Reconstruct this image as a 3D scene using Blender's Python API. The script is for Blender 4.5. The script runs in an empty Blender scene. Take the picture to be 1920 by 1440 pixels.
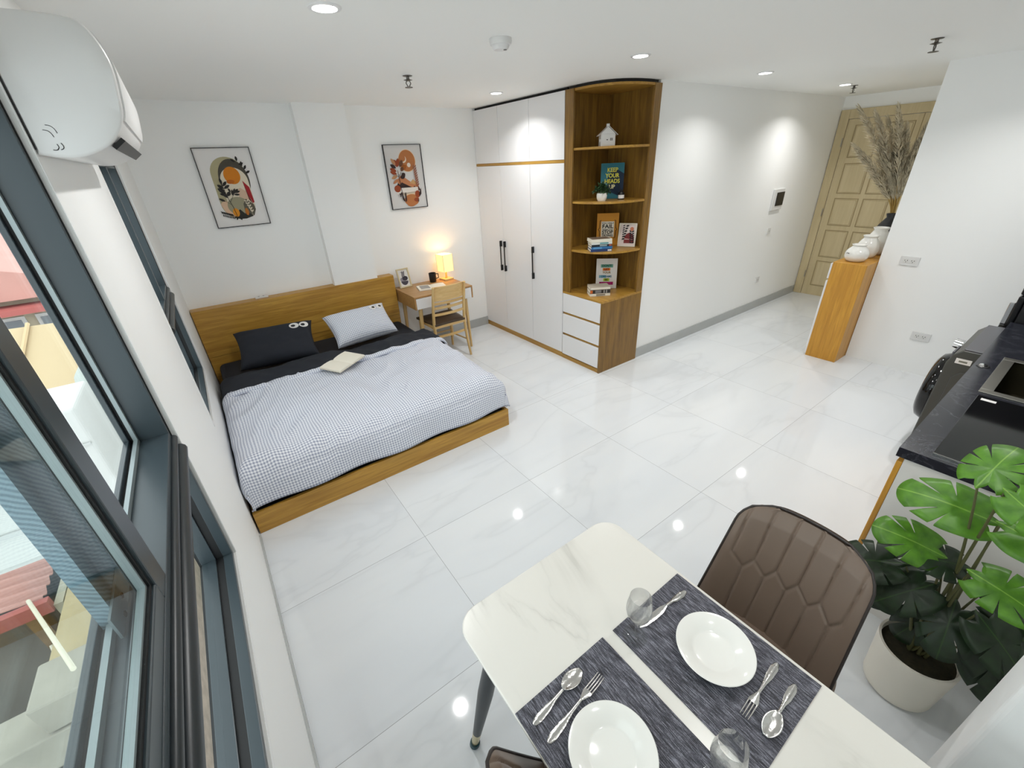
import bpy, bmesh, math, random
from mathutils import Vector, Matrix, noise
PI=math.pi
S=bpy.context.scene
COL=S.collection
rnd=random.Random(7)
S.view_settings.view_transform='Standard'; S.view_settings.look='None'
S.view_settings.gamma=1.0; S.view_settings.use_curve_mapping=False
S.view_settings.exposure=0.93
S.cycles.max_bounces=14; S.cycles.diffuse_bounces=10; S.cycles.glossy_bounces=5; S.cycles.transparent_max_bounces=14; S.cycles.sample_clamp_indirect=6.0
# ------------------------------------------------------------ colours / materials
def lin(c): return c/12.92 if c<=.04045 else ((c+.055)/1.055)**2.4
def hx(h,a=1.0):
    h=h.lstrip('#'); return tuple(lin(int(h[i:i+2],16)/255) for i in (0,2,4))+(a,)
MATS={}
class NT:
    def __init__(s,name):
        s.m=bpy.data.materials.new(name); s.m.use_nodes=True; s.t=s.m.node_tree; s.n=s.t.nodes; s.l=s.t.links
        s.b=s.n['Principled BSDF']; s.out=s.n['Material Output']
    def node(s,t,**k):
        o=s.n.new(t)
        for a,v in k.items():
            if a.startswith('_'): o.inputs[a[1:].replace('_',' ')].default_value=v
            else: setattr(o,a,v)
        return o
    def link(s,a,b): s.l.new(a,b)
    def coord(s,scale=(1,1,1),kind='Object',rot=(0,0,0),loc=(0,0,0)):
        c=s.node('ShaderNodeTexCoord'); mp=s.node('ShaderNodeMapping')
        mp.inputs['Scale'].default_value=scale; mp.inputs['Rotation'].default_value=rot; mp.inputs['Location'].default_value=loc
        s.link(c.outputs[kind],mp.inputs['Vector']); return mp.outputs[0]
    def noise(s,vec,scale=5,detail=4,rough=.5,dist=0):
        t=s.node('ShaderNodeTexNoise'); t.inputs['Scale'].default_value=scale; t.inputs['Detail'].default_value=detail
        t.inputs['Roughness'].default_value=rough; t.inputs['Distortion'].default_value=dist
        s.link(vec,t.inputs['Vector']); return t.outputs['Fac']
    def ramp(s,fac,stops,interp='LINEAR'):
        r=s.node('ShaderNodeValToRGB'); r.color_ramp.interpolation=interp; e=r.color_ramp.elements
        while len(e)<len(stops): e.new(.5)
        for i,(p,c) in enumerate(stops): e[i].position=p; e[i].color=c
        s.link(fac,r.inputs[0]); return r.outputs[0]
    def mix(s,f,a,b):
        m=s.node('ShaderNodeMix',data_type='RGBA')
        for sock,v in ((m.inputs[0],f),(m.inputs[6],a),(m.inputs[7],b)):
            if hasattr(v,'is_linked') or hasattr(v,'links'): s.link(v,sock)
            else: sock.default_value=v
        return m.outputs[2]
    def math(s,op,a,b=None,c=None):
        m=s.node('ShaderNodeMath',operation=op)
        for i,v in enumerate((a,b,c)):
            if v is None: continue
            if hasattr(v,'links'): s.link(v,m.inputs[i])
            else: m.inputs[i].default_value=v
        return m.outputs[0]
    def bump(s,h,strength=.2,dist=.01):
        b=s.node('ShaderNodeBump'); b.inputs['Strength'].default_value=strength; b.inputs['Distance'].default_value=dist
        s.link(h,b.inputs['Height']); s.link(b.outputs[0],s.b.inputs['Normal'])
    def set(s,**k):
        for a,v in k.items(): s.b.inputs[a.replace('_',' ')].default_value=v
        return s
def flat(name,h,rough=.5,metal=0,bump=0,bscale=60,spec=.5,var=0):
    if name in MATS: return MATS[name]
    t=NT(name); c=hx(h) if isinstance(h,str) else h
    t.set(Base_Color=c,Roughness=rough,Metallic=metal); t.b.inputs['Specular IOR Level'].default_value=spec
    if bump or var:
        v=t.coord(); n=t.noise(v,bscale,3)
        if bump: t.bump(n,bump,.004)
        if var:
            d=tuple(x*(1-var) for x in c[:3])+(1,); t.link(t.ramp(n,[(.3,d),(.7,c)]),t.b.inputs['Base Color'])
    MATS[name]=t.m; return t.m
def wood(name,light,dark,axis='x',rough=.38,scale=1.0,contrast=1.0):
    if name in MATS: return MATS[name]
    t=NT(name); k=[14*scale]*3; k['xyz'.index(axis)]=1.0*scale
    v=t.coord(tuple(k)); n=t.noise(v,2.2,5,.6,.8); v2=t.coord(tuple(x*6 if x>1.5 else x*1.6 for x in k)); n2=t.noise(v2,2.0,4,.6,.2)
    base=t.ramp(n,[(.28,hx(dark)),(.5,tuple((a+b)/2 for a,b in zip(hx(dark),hx(light)))),(.7,hx(light))])
    fine=t.ramp(n2,[(.35,(.72,.7,.66,1)),(.6,(1,1,1,1))])
    m=t.node('ShaderNodeMix',data_type='RGBA',blend_type='MULTIPLY'); m.inputs[0].default_value=.55*contrast
    t.link(base,m.inputs[6]); t.link(fine,m.inputs[7]); t.link(m.outputs[2],t.b.inputs['Base Color'])
    t.set(Roughness=rough); t.bump(n2,.08,.002)
    MATS[name]=t.m; return t.m
def emit(name,h,strength):
    t=NT(name); t.set(Base_Color=hx(h),Roughness=.6); t.b.inputs['Emission Color'].default_value=hx(h); t.b.inputs['Emission Strength'].default_value=strength
    return t.m
def thin_glass(name,tint='#eef6f4',refl=1):
    t=NT(name); t.n.remove(t.b)
    tr=t.node('ShaderNodeBsdfTransparent'); tr.inputs[0].default_value=hx(tint)
    gl=t.node('ShaderNodeBsdfGlossy'); gl.inputs['Roughness'].default_value=.02
    lw=t.node('ShaderNodeLayerWeight'); lw.inputs['Blend'].default_value=.5
    fr=t.math('MULTIPLY_ADD',t.math('POWER',lw.outputs['Facing'],4.0 if refl==1 else 4.5),.3 if refl==1 else .55,.02 if refl==1 else .035)
    mx=t.node('ShaderNodeMixShader'); t.link(fr,mx.inputs[0]); t.link(tr.outputs[0],mx.inputs[1]); t.link(gl.outputs[0],mx.inputs[2])
    t.link(mx.outputs[0],t.out.inputs[0]); return t.m
# ------------------------------------------------------------ mesh builder
class MB:
    def __init__(s,M=None): s.v=[];s.f=[];s.mi=[];s.uv={};s.M=M or Matrix();s.cm=0
    def add(s,vs,fs,uvs=None):
        o=len(s.v); s.v+=[s.M@Vector(v) for v in vs]
        for f in fs: s.f.append([i+o for i in f]); s.mi.append(s.cm)
        if uvs:
            for i,u in enumerate(uvs): s.uv[o+i]=u
        return s
    def box(s,x0,x1,y0,y1,z0,z1):
        x0,x1=sorted((x0,x1));y0,y1=sorted((y0,y1));z0,z1=sorted((z0,z1))
        v=[(x,y,z) for z in (z0,z1) for y in (y0,y1) for x in (x0,x1)]
        return s.add(v,[(0,2,3,1),(4,5,7,6),(0,1,5,4),(2,6,7,3),(0,4,6,2),(1,3,7,5)])
    def obox(s,c,size,rot=Matrix()):
        a,b,d=[x/2 for x in size]; v=[rot.to_3x3()@Vector((x,y,z))+Vector(c) for z in (-d,d) for y in (-b,b) for x in (-a,a)]
        return s.add(v,[(0,2,3,1),(4,5,7,6),(0,1,5,4),(2,6,7,3),(0,4,6,2),(1,3,7,5)])
    def tube(s,path,r,n=10,cap=True,flat=1.0,up=None):
        P=[Vector(p) for p in path]; R=r if isinstance(r,(list,tuple)) else [r]*len(P); vs=[];fs=[]
        pv=None
        for i,p in enumerate(P):
            d=(P[min(i+1,len(P)-1)]-P[max(i-1,0)]).normalized()
            if pv is None:
                a=Vector(up) if up else (Vector((0,0,1)) if abs(d.z)<.9 else Vector((1,0,0)))
                X=d.cross(a).normalized()
            else: X=(pv-d*pv.dot(d)).normalized()
            Y=d.cross(X); pv=X
            for k in range(n):
                t=2*PI*k/n; vs.append(p+X*math.cos(t)*R[i]+Y*math.sin(t)*R[i]*flat)
        for i in range(len(P)-1):
            for k in range(n): fs.append((i*n+k,i*n+(k+1)%n,(i+1)*n+(k+1)%n,(i+1)*n+k))
        if cap: fs.append(tuple(range(n-1,-1,-1))); fs.append(tuple((len(P)-1)*n+k for k in range(n)))
        return s.add(vs,fs)
    def cyl(s,p0,p1,r0,r1=None,n=20): return s.tube([p0,p1],[r0,r0 if r1 is None else r1],n)
    def lathe(s,prof,c=(0,0,0),n=36,close=False):
        vs=[];fs=[];m=len(prof)
        for r,z in prof:
            for k in range(n): t=2*PI*k/n; vs.append((c[0]+r*math.cos(t),c[1]+r*math.sin(t),c[2]+z))
        for i in range(m-1):
            for k in range(n): fs.append((i*n+k,i*n+(k+1)%n,(i+1)*n+(k+1)%n,(i+1)*n+k))
        if prof[0][0]>1e-5: fs.append(tuple(range(n-1,-1,-1)))
        if prof[-1][0]>1e-5: fs.append(tuple((m-1)*n+k for k in range(n)))
        return s.add(vs,fs)
    def prism(s,poly,z0,z1,fn=None):
        n=len(poly); fn=fn or (lambda a,b,c:(a,b,c))
        vs=[fn(p[0],p[1],z0) for p in poly]+[fn(p[0],p[1],z1) for p in poly]
        fs=[tuple(range(n-1,-1,-1)),tuple(range(n,2*n))]+[(i,(i+1)%n,n+(i+1)%n,n+i) for i in range(n)]
        return s.add(vs,fs)
    def poly(s,pts): return s.add(pts,[tuple(range(len(pts)))])
    def grid(s,fn,nu,nv,uvfn=None,wrapu=False):
        vs=[];uv=[]
        for j in range(nv+1):
            for i in range(nu+(0 if wrapu else 1)):
                vs.append(fn(i/nu,j/nv)); uv.append(uvfn(i/nu,j/nv) if uvfn else (i/nu,j/nv))
        w=nu if wrapu else nu+1
        fs=[(j*w+i,j*w+(i+1)%w,(j+1)*w+(i+1)%w,(j+1)*w+i) for j in range(nv) for i in range(nu)]
        return s.add(vs,fs,uv)
    def build(s,name,mats,parent=None,world=True,smooth=None,bevel=0,bseg=2,solid=0,subd=0,label=None,merge=False):
        me=bpy.data.meshes.new(name); V=s.v
        if parent is not None and world: I=INV[parent]; V=[I@v for v in V]
        me.from_pydata([tuple(v) for v in V],[],s.f)
        if not isinstance(mats,(list,tuple)): mats=[mats]
        for m in mats: me.materials.append(m)
        if len(mats)>1:
            for p,i in zip(me.polygons,s.mi): p.material_index=min(i,len(mats)-1)
        if s.uv:
            L=me.uv_layers.new(name='UVMap')
            for lp in me.loops: L.data[lp.index].uv=s.uv.get(lp.vertex_index,(0,0))
        bm=bmesh.new(); bm.from_mesh(me)
        if merge: bmesh.ops.remove_doubles(bm,verts=bm.verts,dist=1e-5)
        if not solid: bmesh.ops.recalc_face_normals(bm,faces=bm.faces)
        bm.to_mesh(me); bm.free()
        if smooth is not None:
            me.shade_smooth(); me.set_sharp_from_angle(angle=math.radians(smooth))
        o=bpy.data.objects.new(name,me); COL.objects.link(o)
        if solid: md=o.modifiers.new('Solidify','SOLIDIFY'); md.thickness=abs(solid); md.offset=-1 if solid>0 else 0
        if bevel: md=o.modifiers.new('Bevel','BEVEL'); md.width=bevel; md.segments=bseg; md.limit_method='ANGLE'; md.angle_limit=math.radians(40); md.harden_normals=False
        if subd: md=o.modifiers.new('Subdivision','SUBSURF'); md.levels=subd; md.render_levels=subd
        if parent is not None: o.parent=parent; INV[o]=INV[parent] if world else Matrix()
        else: INV[o]=Matrix()
        if label: o['label']=label
        return o
INV={}
def tag(o,label,cat,group=None,kind=None):
    o['label']=label; o['category']=cat
    if group: o['group']=group
    if kind: o['kind']=kind
    return o
def thing(name,label,cat,loc=(0,0,0),rz=0,group=None,rot=None):
    o=bpy.data.objects.new(name,None); COL.objects.link(o); o.empty_display_size=.05
    o.location=loc; o.rotation_euler=rot or (0,0,rz); tag(o,label,cat,group)
    INV[o]=Matrix.LocRotScale(Vector(loc),o.rotation_euler,None).inverted(); return o
def struct(o): o['kind']='structure'; return o
def kids(o): return [c for c in bpy.data.objects if c.parent is o]
def dup(root,loc,rz,label,group=None):
    r=root.copy(); COL.objects.link(r); r.location=loc; r.rotation_euler=(0,0,rz); r['label']=label
    if group: r['group']=group
    for ch in kids(root):
        c=ch.copy(); COL.objects.link(c); c.parent=r
        for g in kids(ch):
            d=g.copy(); COL.objects.link(d); d.parent=c
    return r
def text_mesh(body,size,M,z=0.0,ex=.0006,bold=1.0,sx=1.0,align='CENTER'):
    """verts/faces of a line of built-in lettering, centred, transformed by M"""
    cu=bpy.data.curves.new('lettering','FONT'); cu.body=body; cu.size=size; cu.align_x=align; cu.align_y='CENTER'; cu.extrude=ex; cu.offset=bold*size*.012; cu.resolution_u=3
    o=bpy.data.objects.new('lettering',cu); COL.objects.link(o)
    dg=bpy.context.evaluated_depsgraph_get(); me=bpy.data.meshes.new_from_object(o.evaluated_get(dg))
    vs=[M@Vector((v.co.x*sx,v.co.y,v.co.z+z)) for v in me.vertices]; fs=[tuple(p.vertices) for p in me.polygons]
    bpy.data.objects.remove(o); bpy.data.curves.remove(cu); bpy.data.meshes.remove(me)
    return vs,fs
# ------------------------------------------------------------ dimensions
H=2.51; D=4.725; HY=2.671; XE=7.5; PX=5.415; PY=1.25; YN=-.39; YD=-.85
# ------------------------------------------------------------ material library
def mat_floor():
    t=NT('glossy marble floor tile'); c=t.node('ShaderNodeTexCoord'); sp=t.node('ShaderNodeSeparateXYZ'); t.link(c.outputs['Object'],sp.inputs[0])
    def gr(sock,off):
        f=t.math('FRACT',t.math('DIVIDE',t.math('ADD',sock,-off+.8*20),.8)); d=t.math('ABSOLUTE',t.math('ADD',f,-.5)); return t.math('GREATER_THAN',d,.5-.0014)
    g=t.math('MAXIMUM',gr(sp.outputs[0],.8076),gr(sp.outputs[1],1.812))
    # each tile shifts its own veining
    ix=t.math('FLOOR',t.math('DIVIDE',t.math('ADD',sp.outputs[0],-.8076),.8)); iy=t.math('FLOOR',t.math('DIVIDE',t.math('ADD',sp.outputs[1],-1.812),.8))
    cb=t.node('ShaderNodeCombineXYZ'); t.link(t.math('MULTIPLY',ix,3.17),cb.inputs[0]); t.link(t.math('MULTIPLY',iy,5.31),cb.inputs[1])
    ad=t.node('ShaderNodeVectorMath',operation='ADD'); t.link(c.outputs['Object'],ad.inputs[0]); t.link(cb.outputs[0],ad.inputs[1])
    mp=t.node('ShaderNodeMapping'); mp.inputs['Rotation'].default_value=(0,0,.5); mp.inputs['Scale'].default_value=(.5,1.7,1); t.link(ad.outputs[0],mp.inputs[0])
    n=t.noise(mp.outputs[0],.95,4,.55,.7); v=t.math('ABSOLUTE',t.math('ADD',n,-.5))
    vein=t.ramp(v,[(0,(1,1,1,1)),(.018,(.25,.25,.25,1)),(.05,(0,0,0,1))])
    cloud=t.ramp(t.noise(mp.outputs[0],1.1,3),[(.35,hx('#d9dde1')),(.65,hx('#e0e3e5'))])
    col=t.mix(t.math('MULTIPLY',vein,.13),cloud,hx('#a4a8ac')); col=t.mix(g,col,hx('#8e9193')); t.link(col,t.b.inputs['Base Color'])
    t.link(t.math('MULTIPLY_ADD',g,.4,.045),t.b.inputs['Roughness']); t.set(IOR=1.5); return t.m
def mat_marble_top():
    t=NT('white veined stone'); v=t.coord((1,1,1),rot=(0,0,.55)); mp=t.coord((1.7,.40,1),rot=(0,0,-.22),loc=(.3,.1,0)); n=t.noise(mp,2.0,6,.55,.7)
    a=t.math('ABSOLUTE',t.math('ADD',n,-.5)); f=t.ramp(a,[(0,(1,1,1,1)),(.010,(.45,.45,.45,1)),(.05,(0,0,0,1))])
    big=t.ramp(t.noise(v,2.2,2),[(.45,(0,0,0,1)),(.6,(1,1,1,1))])
    col=t.mix(t.math('MULTIPLY',t.math('MULTIPLY',f,big),.6),hx('#dedbd4'),hx('#98968f')); t.link(col,t.b.inputs['Base Color']); t.set(Roughness=.22); return t.m
def mat_black_marble():
    t=NT('black marble worktop stone'); v=t.coord((1,1,1)); n=t.noise(v,5,8,.65,1.2); a=t.math('ABSOLUTE',t.math('ADD',n,-.5)); f=t.ramp(a,[(0,(.6,.6,.6,1)),(.02,(0,0,0,1))])
    col=t.mix(f,hx('#22232b'),hx('#4c4d55')); t.link(col,t.b.inputs['Base Color']); t.set(Roughness=.2); return t.m
def mat_gingham(name,p=.0172,white='#eff1f6',mid='#ccd0dc',dark='#979eb2'):
    t=NT(name); c=t.node('ShaderNodeTexCoord'); sp=t.node('ShaderNodeSeparateXYZ'); t.link(c.outputs['UV'],sp.inputs[0])
    def st(s): return t.math('GREATER_THAN',t.math('FRACT',t.math('DIVIDE',t.math('ADD',s,10.0),p)),.5)
    a=st(sp.outputs[0]); b=st(sp.outputs[1]); s=t.math('ADD',a,b)
    col=t.mix(t.math('GREATER_THAN',s,.5),hx(white),hx(mid)); col=t.mix(t.math('GREATER_THAN',s,1.5),col,hx(dark)); t.link(col,t.b.inputs['Base Color'])
    t.set(Roughness=.9); n=t.noise(t.coord((1,1,1)),400,2); t.bump(n,.1,.001); return t.m
def mat_weave():
    t=NT('charcoal woven placemat'); v=t.coord((480,34,1)); n=t.noise(v,1.0,2,.5); v2=t.coord((900,350,1)); n2=t.noise(v2,1.0,1)
    col=t.ramp(t.math('ADD',t.math('MULTIPLY',n,.7),t.math('MULTIPLY',n2,.3)),[(.36,hx('#26262c')),(.5,hx('#4a4a53')),(.66,hx('#8d8d98'))]); t.link(col,t.b.inputs['Base Color']); t.set(Roughness=.75); t.bump(n2,.3,.001); return t.m
def mat_wall(name,h,rough=.6):
    t=NT(name); t.set(Base_Color=hx(h),Roughness=rough); t.bump(t.noise(t.coord(),25,4),.03,.003); t.b.inputs['Specular IOR Level'].default_value=.3; return t.m
M_floor=mat_floor(); M_wall=mat_wall('white wall paint','#f5f6f5',.55); M_ceil=mat_wall('white ceiling paint','#f6f7f5',.7)
M_base=flat('grey skirting tile','#b4b7b6',.25,var=.06,bscale=6)
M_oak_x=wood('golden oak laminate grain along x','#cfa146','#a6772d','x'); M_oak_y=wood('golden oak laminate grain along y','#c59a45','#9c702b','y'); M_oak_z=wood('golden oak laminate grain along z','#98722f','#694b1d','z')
M_oak_cab=wood('amber oak laminate','#dba23c','#b98129','z'); M_ash=wood('pale ash wood','#e3c48b','#d2ab6c','z',.42,.8,.6); M_ash_x=wood('pale ash wood across','#e3c48b','#d2ab6c','x',.42,.8,.6)
M_desk=wood('tan desk wood','#b98f5c','#a17a4a','x',.4,1,.7)
M_door=wood('pale cream door wood','#d2c29c','#c3b28a','z',.5,.5,.25)
M_white=flat('white lacquer board','#e7e7e8',.3); M_whiteplastic=flat('white plastic','#dfdfde',.35); M_black=flat('matt black','#0d0d0f',.4); M_blackpl=flat('black plastic','#121214',.35)
M_dark=flat('dark shadow gap board','#141312',.7)
M_alu=flat('anthracite aluminium','#353f44',.33,.0,spec=.5); M_alu_d=flat('black gasket rubber','#0c0e10',.6); M_alu_l=flat('grey aluminium edge','#8b9698',.35,.2)
M_glass=thin_glass('window glass','#f7faf9')
M_plaster=flat('white plaster edge','#e4e5e3',.7)
M_navy=flat('dark navy bed linen','#1c2029',.85,bump=.15,bscale=300); M_ging=mat_gingham('grey gingham cotton'); M_gingp=mat_gingham('grey gingham pillow cotton',.0165)
M_paper=flat('cream paper','#ebe6d8',.8); M_paperw=flat('white paper','#e6e4e2',.8)
M_steel=flat('polished steel','#c9c7c2',.16,1.0); M_brush=flat('brushed steel','#a8a59c',.32,1.0); M_chrome=flat('chrome','#dcdcdc',.08,1.0)
M_porc=flat('white porcelain','#ecebe6',.12); M_brown=flat('brown leather','#6e5d50',.40,bump=.05,bscale=350); M_brownd=flat('dark brown piping','#2b2421',.5)
M_marble=mat_marble_top(); M_bmarble=mat_black_marble(); M_weave=mat_weave()
M_wm=flat('graphite painted metal','#42433f',.4); M_wmt=flat('graphite plastic top','#56565a',.45,bump=.05,bscale=500)
M_soil=flat('dark moss soil','#2e2a16',.95,bump=.8,bscale=70,var=.5)
M_leaf=None
def mat_leaf(name,a,b,rough=.42,rib_='#93bb4e'):
    t=NT(name); c=t.coord((1,1,1),'UV'); n=t.noise(c,5,3); sp=t.node('ShaderNodeSeparateXYZ'); cc=t.node('ShaderNodeTexCoord'); t.link(cc.outputs['UV'],sp.inputs[0])
    rib=t.math('LESS_THAN',t.math('ABSOLUTE',sp.outputs[0]),.010); col=t.ramp(n,[(.3,hx(a)),(.7,hx(b))]); col=t.mix(t.math('MULTIPLY',rib,.5),col,hx(rib_))
    t.link(col,t.b.inputs['Base Color']); t.set(Roughness=rough); return t.m
M_leafg=mat_leaf('fresh green leaf','#3d6c14','#5b9020'); M_leafshade=mat_leaf('shaded green leaf','#101f0e','#1a3214',.42,'#35531f'); M_stem=flat('brown green stalk','#5a5a35',.6)  # second leaf colour has the shade on the lower leaves painted in
# ------------------------------------------------------------ camera
def camR(rx,ro,rz): return Matrix.Rotation(math.radians(rz),4,'Z')@Matrix.Rotation(math.radians(rx),4,'X')@Matrix.Rotation(math.radians(ro),4,'Z')
cam=bpy.data.cameras.new('camera'); co=bpy.data.objects.new('camera',cam); COL.objects.link(co)
co.matrix_world=Matrix.Translation((.2404,-.0034,1.9644))@camR(62.158,-2.8926,-34.7684)
cam.sensor_width=36; cam.lens=786.19*36/1920; cam.clip_start=.02; cam.clip_end=200; S.camera=co
# ============================================================ ROOM SHELL
m=MB(); m.box(-.22,XE+.2,YD-.2,D+.2,-.1,0); struct(m.build('floor',M_floor))
m=MB(); m.box(-.22,XE+.2,YD-.2,D+.2,H,H+.1); struct(m.build('ceiling',M_ceil))
W1=(-.3,1.55,.70,2.2); W2=(2.69,3.65,.71,2.06)
m=MB()
def wx(y0,y1,z0,z1): m.box(-.115,0,y0,y1,z0,z1)
wx(YD-.2,W1[0],0,H); wx(W1[0],W1[1],0,W1[2]); wx(W1[0],W1[1],W1[3],H); wx(W1[1],W2[0],0,H); wx(W2[0],W2[1],0,W2[2]); wx(W2[0],W2[1],W2[3],H); wx(W2[1],D+.2,0,H)
struct(m.build('wall_left',M_wall))
m=MB(); m.box(-.0,3.745,D,D+.2,0,H); struct(m.build('wall_back',M_wall))
m=MB(); m.box(1.272,1.728,4.62,D,0,H); struct(m.build('wall_back_pillar',M_wall))
m=MB(); m.box(3.746,XE+.2,HY,HY+.2,0,H); m.box(3.746,3.85,HY+.2,D+.2,0,H); struct(m.build('wall_hall',M_wall))
m=MB(); m.box(XE,XE+.2,PY,HY,0,H); struct(m.build('wall_end',M_wall))
m=MB(); m.box(PX,XE+.2,YD-.2,PY,0,H); struct(m.build('wall_right',M_wall))
m=MB(); m.box(1.44,PX,YD-.2,YN,0,H); struct(m.build('wall_kitchen',M_wall))
m=MB(); m.box(0,1.44,YD-.2,YD,0,H); struct(m.build('wall_near',M_wall))
m=MB(); m.box(1.44,1.625,YN,-.238,0,H); struct(m.build('wall_kitchen_pier',M_wall,bevel=.018,bseg=4))
m=MB(); m.box(2.2,4.42,YN,YN+.012,.884,1.5); struct(m.build('trim_1',flat('black glass splashback','#08080a',.08)))
m=MB(); m.box(3.75,XE-.05,HY-.012,HY,0,.11); struct(m.build('baseboard_hall',M_base))
m=MB(); m.box(1.93,3.17,D-.012,D,0,.11); struct(m.build('baseboard_back',M_base))
m=MB(); m.box(0,.010,YD,W2[0]-.25,0,.02); struct(m.build('baseboard_left',M_base))
# ------------------------------------------------------------ windows
def ring(mb,y0,y1,z0,z1,x0,x1,t,tz=None):
    tz=tz or t
    mb.box(x0,x1,y0,y0+t,z0,z1); mb.box(x0,x1,y1-t,y1,z0,z1); mb.box(x0,x1,y0+t,y1-t,z0,z0+tz); mb.box(x0,x1,y0+t,y1-t,z1-tz,z1)
M_rib=None
def mat_rib():
    t=NT('ribbed grey sash profile'); w=t.node('ShaderNodeTexWave'); w.bands_direction='DIAGONAL'; w.inputs['Scale'].default_value=55; w.inputs['Distortion'].default_value=2.0
    t.link(t.coord(),w.inputs['Vector']); t.link(t.ramp(w.outputs['Fac'],[(.2,hx('#5f7683')),(.8,hx('#7d95a0'))]),t.b.inputs['Base Color']); t.set(Roughness=.6); return t.m
M_rib=mat_rib()
def window(name,W,zt,panes):
    y0,y1,z0,z1=W
    root=bpy.data.objects.new(name,None); COL.objects.link(root); root.location=(-.1,(y0+y1)/2,z0); root['kind']='structure'; INV[root]=Matrix.Translation(root.location).inverted()
    m=MB(); ring(m,y0,y1,z0,z1,-.114,0,.0015); m.build('plaster_edge',M_plaster,root)
    m=MB(); ring(m,y0-.016,y1+.016,z0-.016,z1+.016,.0002,.0022,.0158); m.build('plaster_bead',flat('bright filler plaster','#f2f3f3',.8,bump=.6,bscale=120),root)
    m=MB(); ring(m,y0+.0015,y1-.0015,z0+.0015,z1-.0015,-.113,-.010,.008); m.build('gasket',M_alu_d,root)
    m=MB()
    a,b,c,d=y0+.009,y1-.009,z0+.009,z1-.009
    ring(m,a,b,zt+.04,d,-.083,-.012,.016); ring(m,a,b,zt+.04,d,-.115,-.102,.035)
    ring(m,a,b,c,zt-.04,-.035,-.006,.020); ring(m,a,b,c,zt-.04,-.1,-.057,.026); m.build('outer_frame',M_alu,root,bevel=.0015)
    m=MB(); ring(m,a,b,zt+.04,d,-.093,-.083,.030); m.build('glazing_bead',M_alu_l,root)
    m=MB(); ring(m,a,b,zt+.04,d,-.102,-.093,.022); ring(m,a,b,c,zt-.04,-.057,-.035,.019); m.build('track_groove',M_alu_d,root)
    m=MB(); m.box(-.115,-.012,a,b,zt-.04,zt+.04); m.build('transom',M_alu,root,bevel=.002)
    m=MB(); m.tube([(-.008,a,zt-.018),(-.008,b,zt-.018)],.021,12); m.tube([(-.010,a,zt+.026),(-.010,b,zt+.026)],.012,10); m.build('transom_bead',flat('dark aluminium bead','#22292d',.35),root,smooth=40)
    m=MB(); m.box(-.1075,-.1045,a,b,zt+.04,d); m.build('upper_pane',M_glass,root)
    m=MB(); m.box(-.0835,-.0805,a,b,c,zt-.04); m.build('lower_pane',M_glass,root)
    m=MB(); m.box(-.128,-.058,a,b,zt+.0402,zt+.046); m.build('outer_track',flat('sky lit track','#dfe3e3',.4),root)  # sky light falling on the track is put into its near-white colour
    return root
w1=window('window_1',W1,1.21,2); w2=window('window_2',W2,1.29,1)
m=MB(); ring(m,-.27,.885,1.255,2.18,-.046,-.014,.066,.05); m.build('inner_sash',M_alu,w1,bevel=.003)
m=MB(); ring(m,-.205,.819,1.305,2.115,-.040,-.020,.008); m.build('sash_gasket',M_alu_d,w1)
m=MB(); ring(m,-.198,.811,1.313,2.107,-.036,-.024,.006); m.build('sash_bead',M_alu_l,w1)
m=MB(); m.box(-.032,-.029,-.2,.813,1.30,2.11); m.build('sash_pane',M_glass,w1)
m=MB(); m.box(-.100,-.076,.80,.935,1.255,2.18); m.build('interlock_stile',M_rib,w1)
m=MB(); m.box(-.075,-.071,.765,.90,1.25,1.315); m.build('hinge_bracket',flat('grey bracket metal','#77858a',.4),w1)
for yy in (.815,.845):
    m=MB(); m.cyl((-.0712,yy,1.272+(yy-.815)*.6),(-.0695,yy,1.272+(yy-.815)*.6),.006,n=14); m.build('bracket_screw',M_alu_d,w1)
m=MB(); m.box(-.045,-.012,W2[0]+.45,W2[0]+.49,1.33,2.04); m.build('mullion',M_alu,w2)
# ------------------------------------------------------------ entrance door
dr=bpy.data.objects.new('door_1',None); COL.objects.link(dr); dr.location=(XE,1.95,0); dr['kind']='structure'; INV[dr]=Matrix.Translation(dr.location).inverted()
m=MB(); m.box(XE-.03,XE,2.56,2.662,0,2.365); m.box(XE-.03,XE,PY+.005,2.56,2.26,2.365); m.box(XE-.018,XE-.0,PY,PY+.09,0,2.26); m.build('door_frame',M_door,dr,bevel=.006)
m=MB(); m.box(XE-.015,XE,1.34,2.555,.0,2.255); m.build('door_leaf',M_door,dr)
m=MB()
rows=[(.14,.50),(.555,.925),(.985,1.335),(1.39,1.755),(1.82,2.19)]
cols=[(2.19,2.467),(1.865,2.142),(1.475,1.75)]
for aa,bb in cols:
    for z0,z1 in rows: m.box(XE-.023,XE-.015,aa+.02,bb-.02,z0+.02,z1-.02)
m.build('raised_panel',M_door,dr,bevel=.014,bseg=1)
m=MB()
for aa,bb in cols:
    for z0,z1 in rows:
        g=.010
        for q in ((aa,aa+g,z0,z1),(bb-g,bb,z0,z1),(aa+g,bb-g,z0,z0+g),(aa+g,bb-g,z1-g,z1)): m.box(XE-.0185,XE-.0145,*q)
m.box(XE-.0185,XE-.0145,1.805,1.812,.0,2.255)
m.build('panel_moulding',flat('brown cream moulding','#9c8a64',.6),dr)
m=MB()
for z in (.3,1.15,2.0): m.cyl((XE-.034,2.565,z-.05),(XE-.034,2.565,z+.05),.007,n=10)
m.build('hinge',M_brush,dr)
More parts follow.
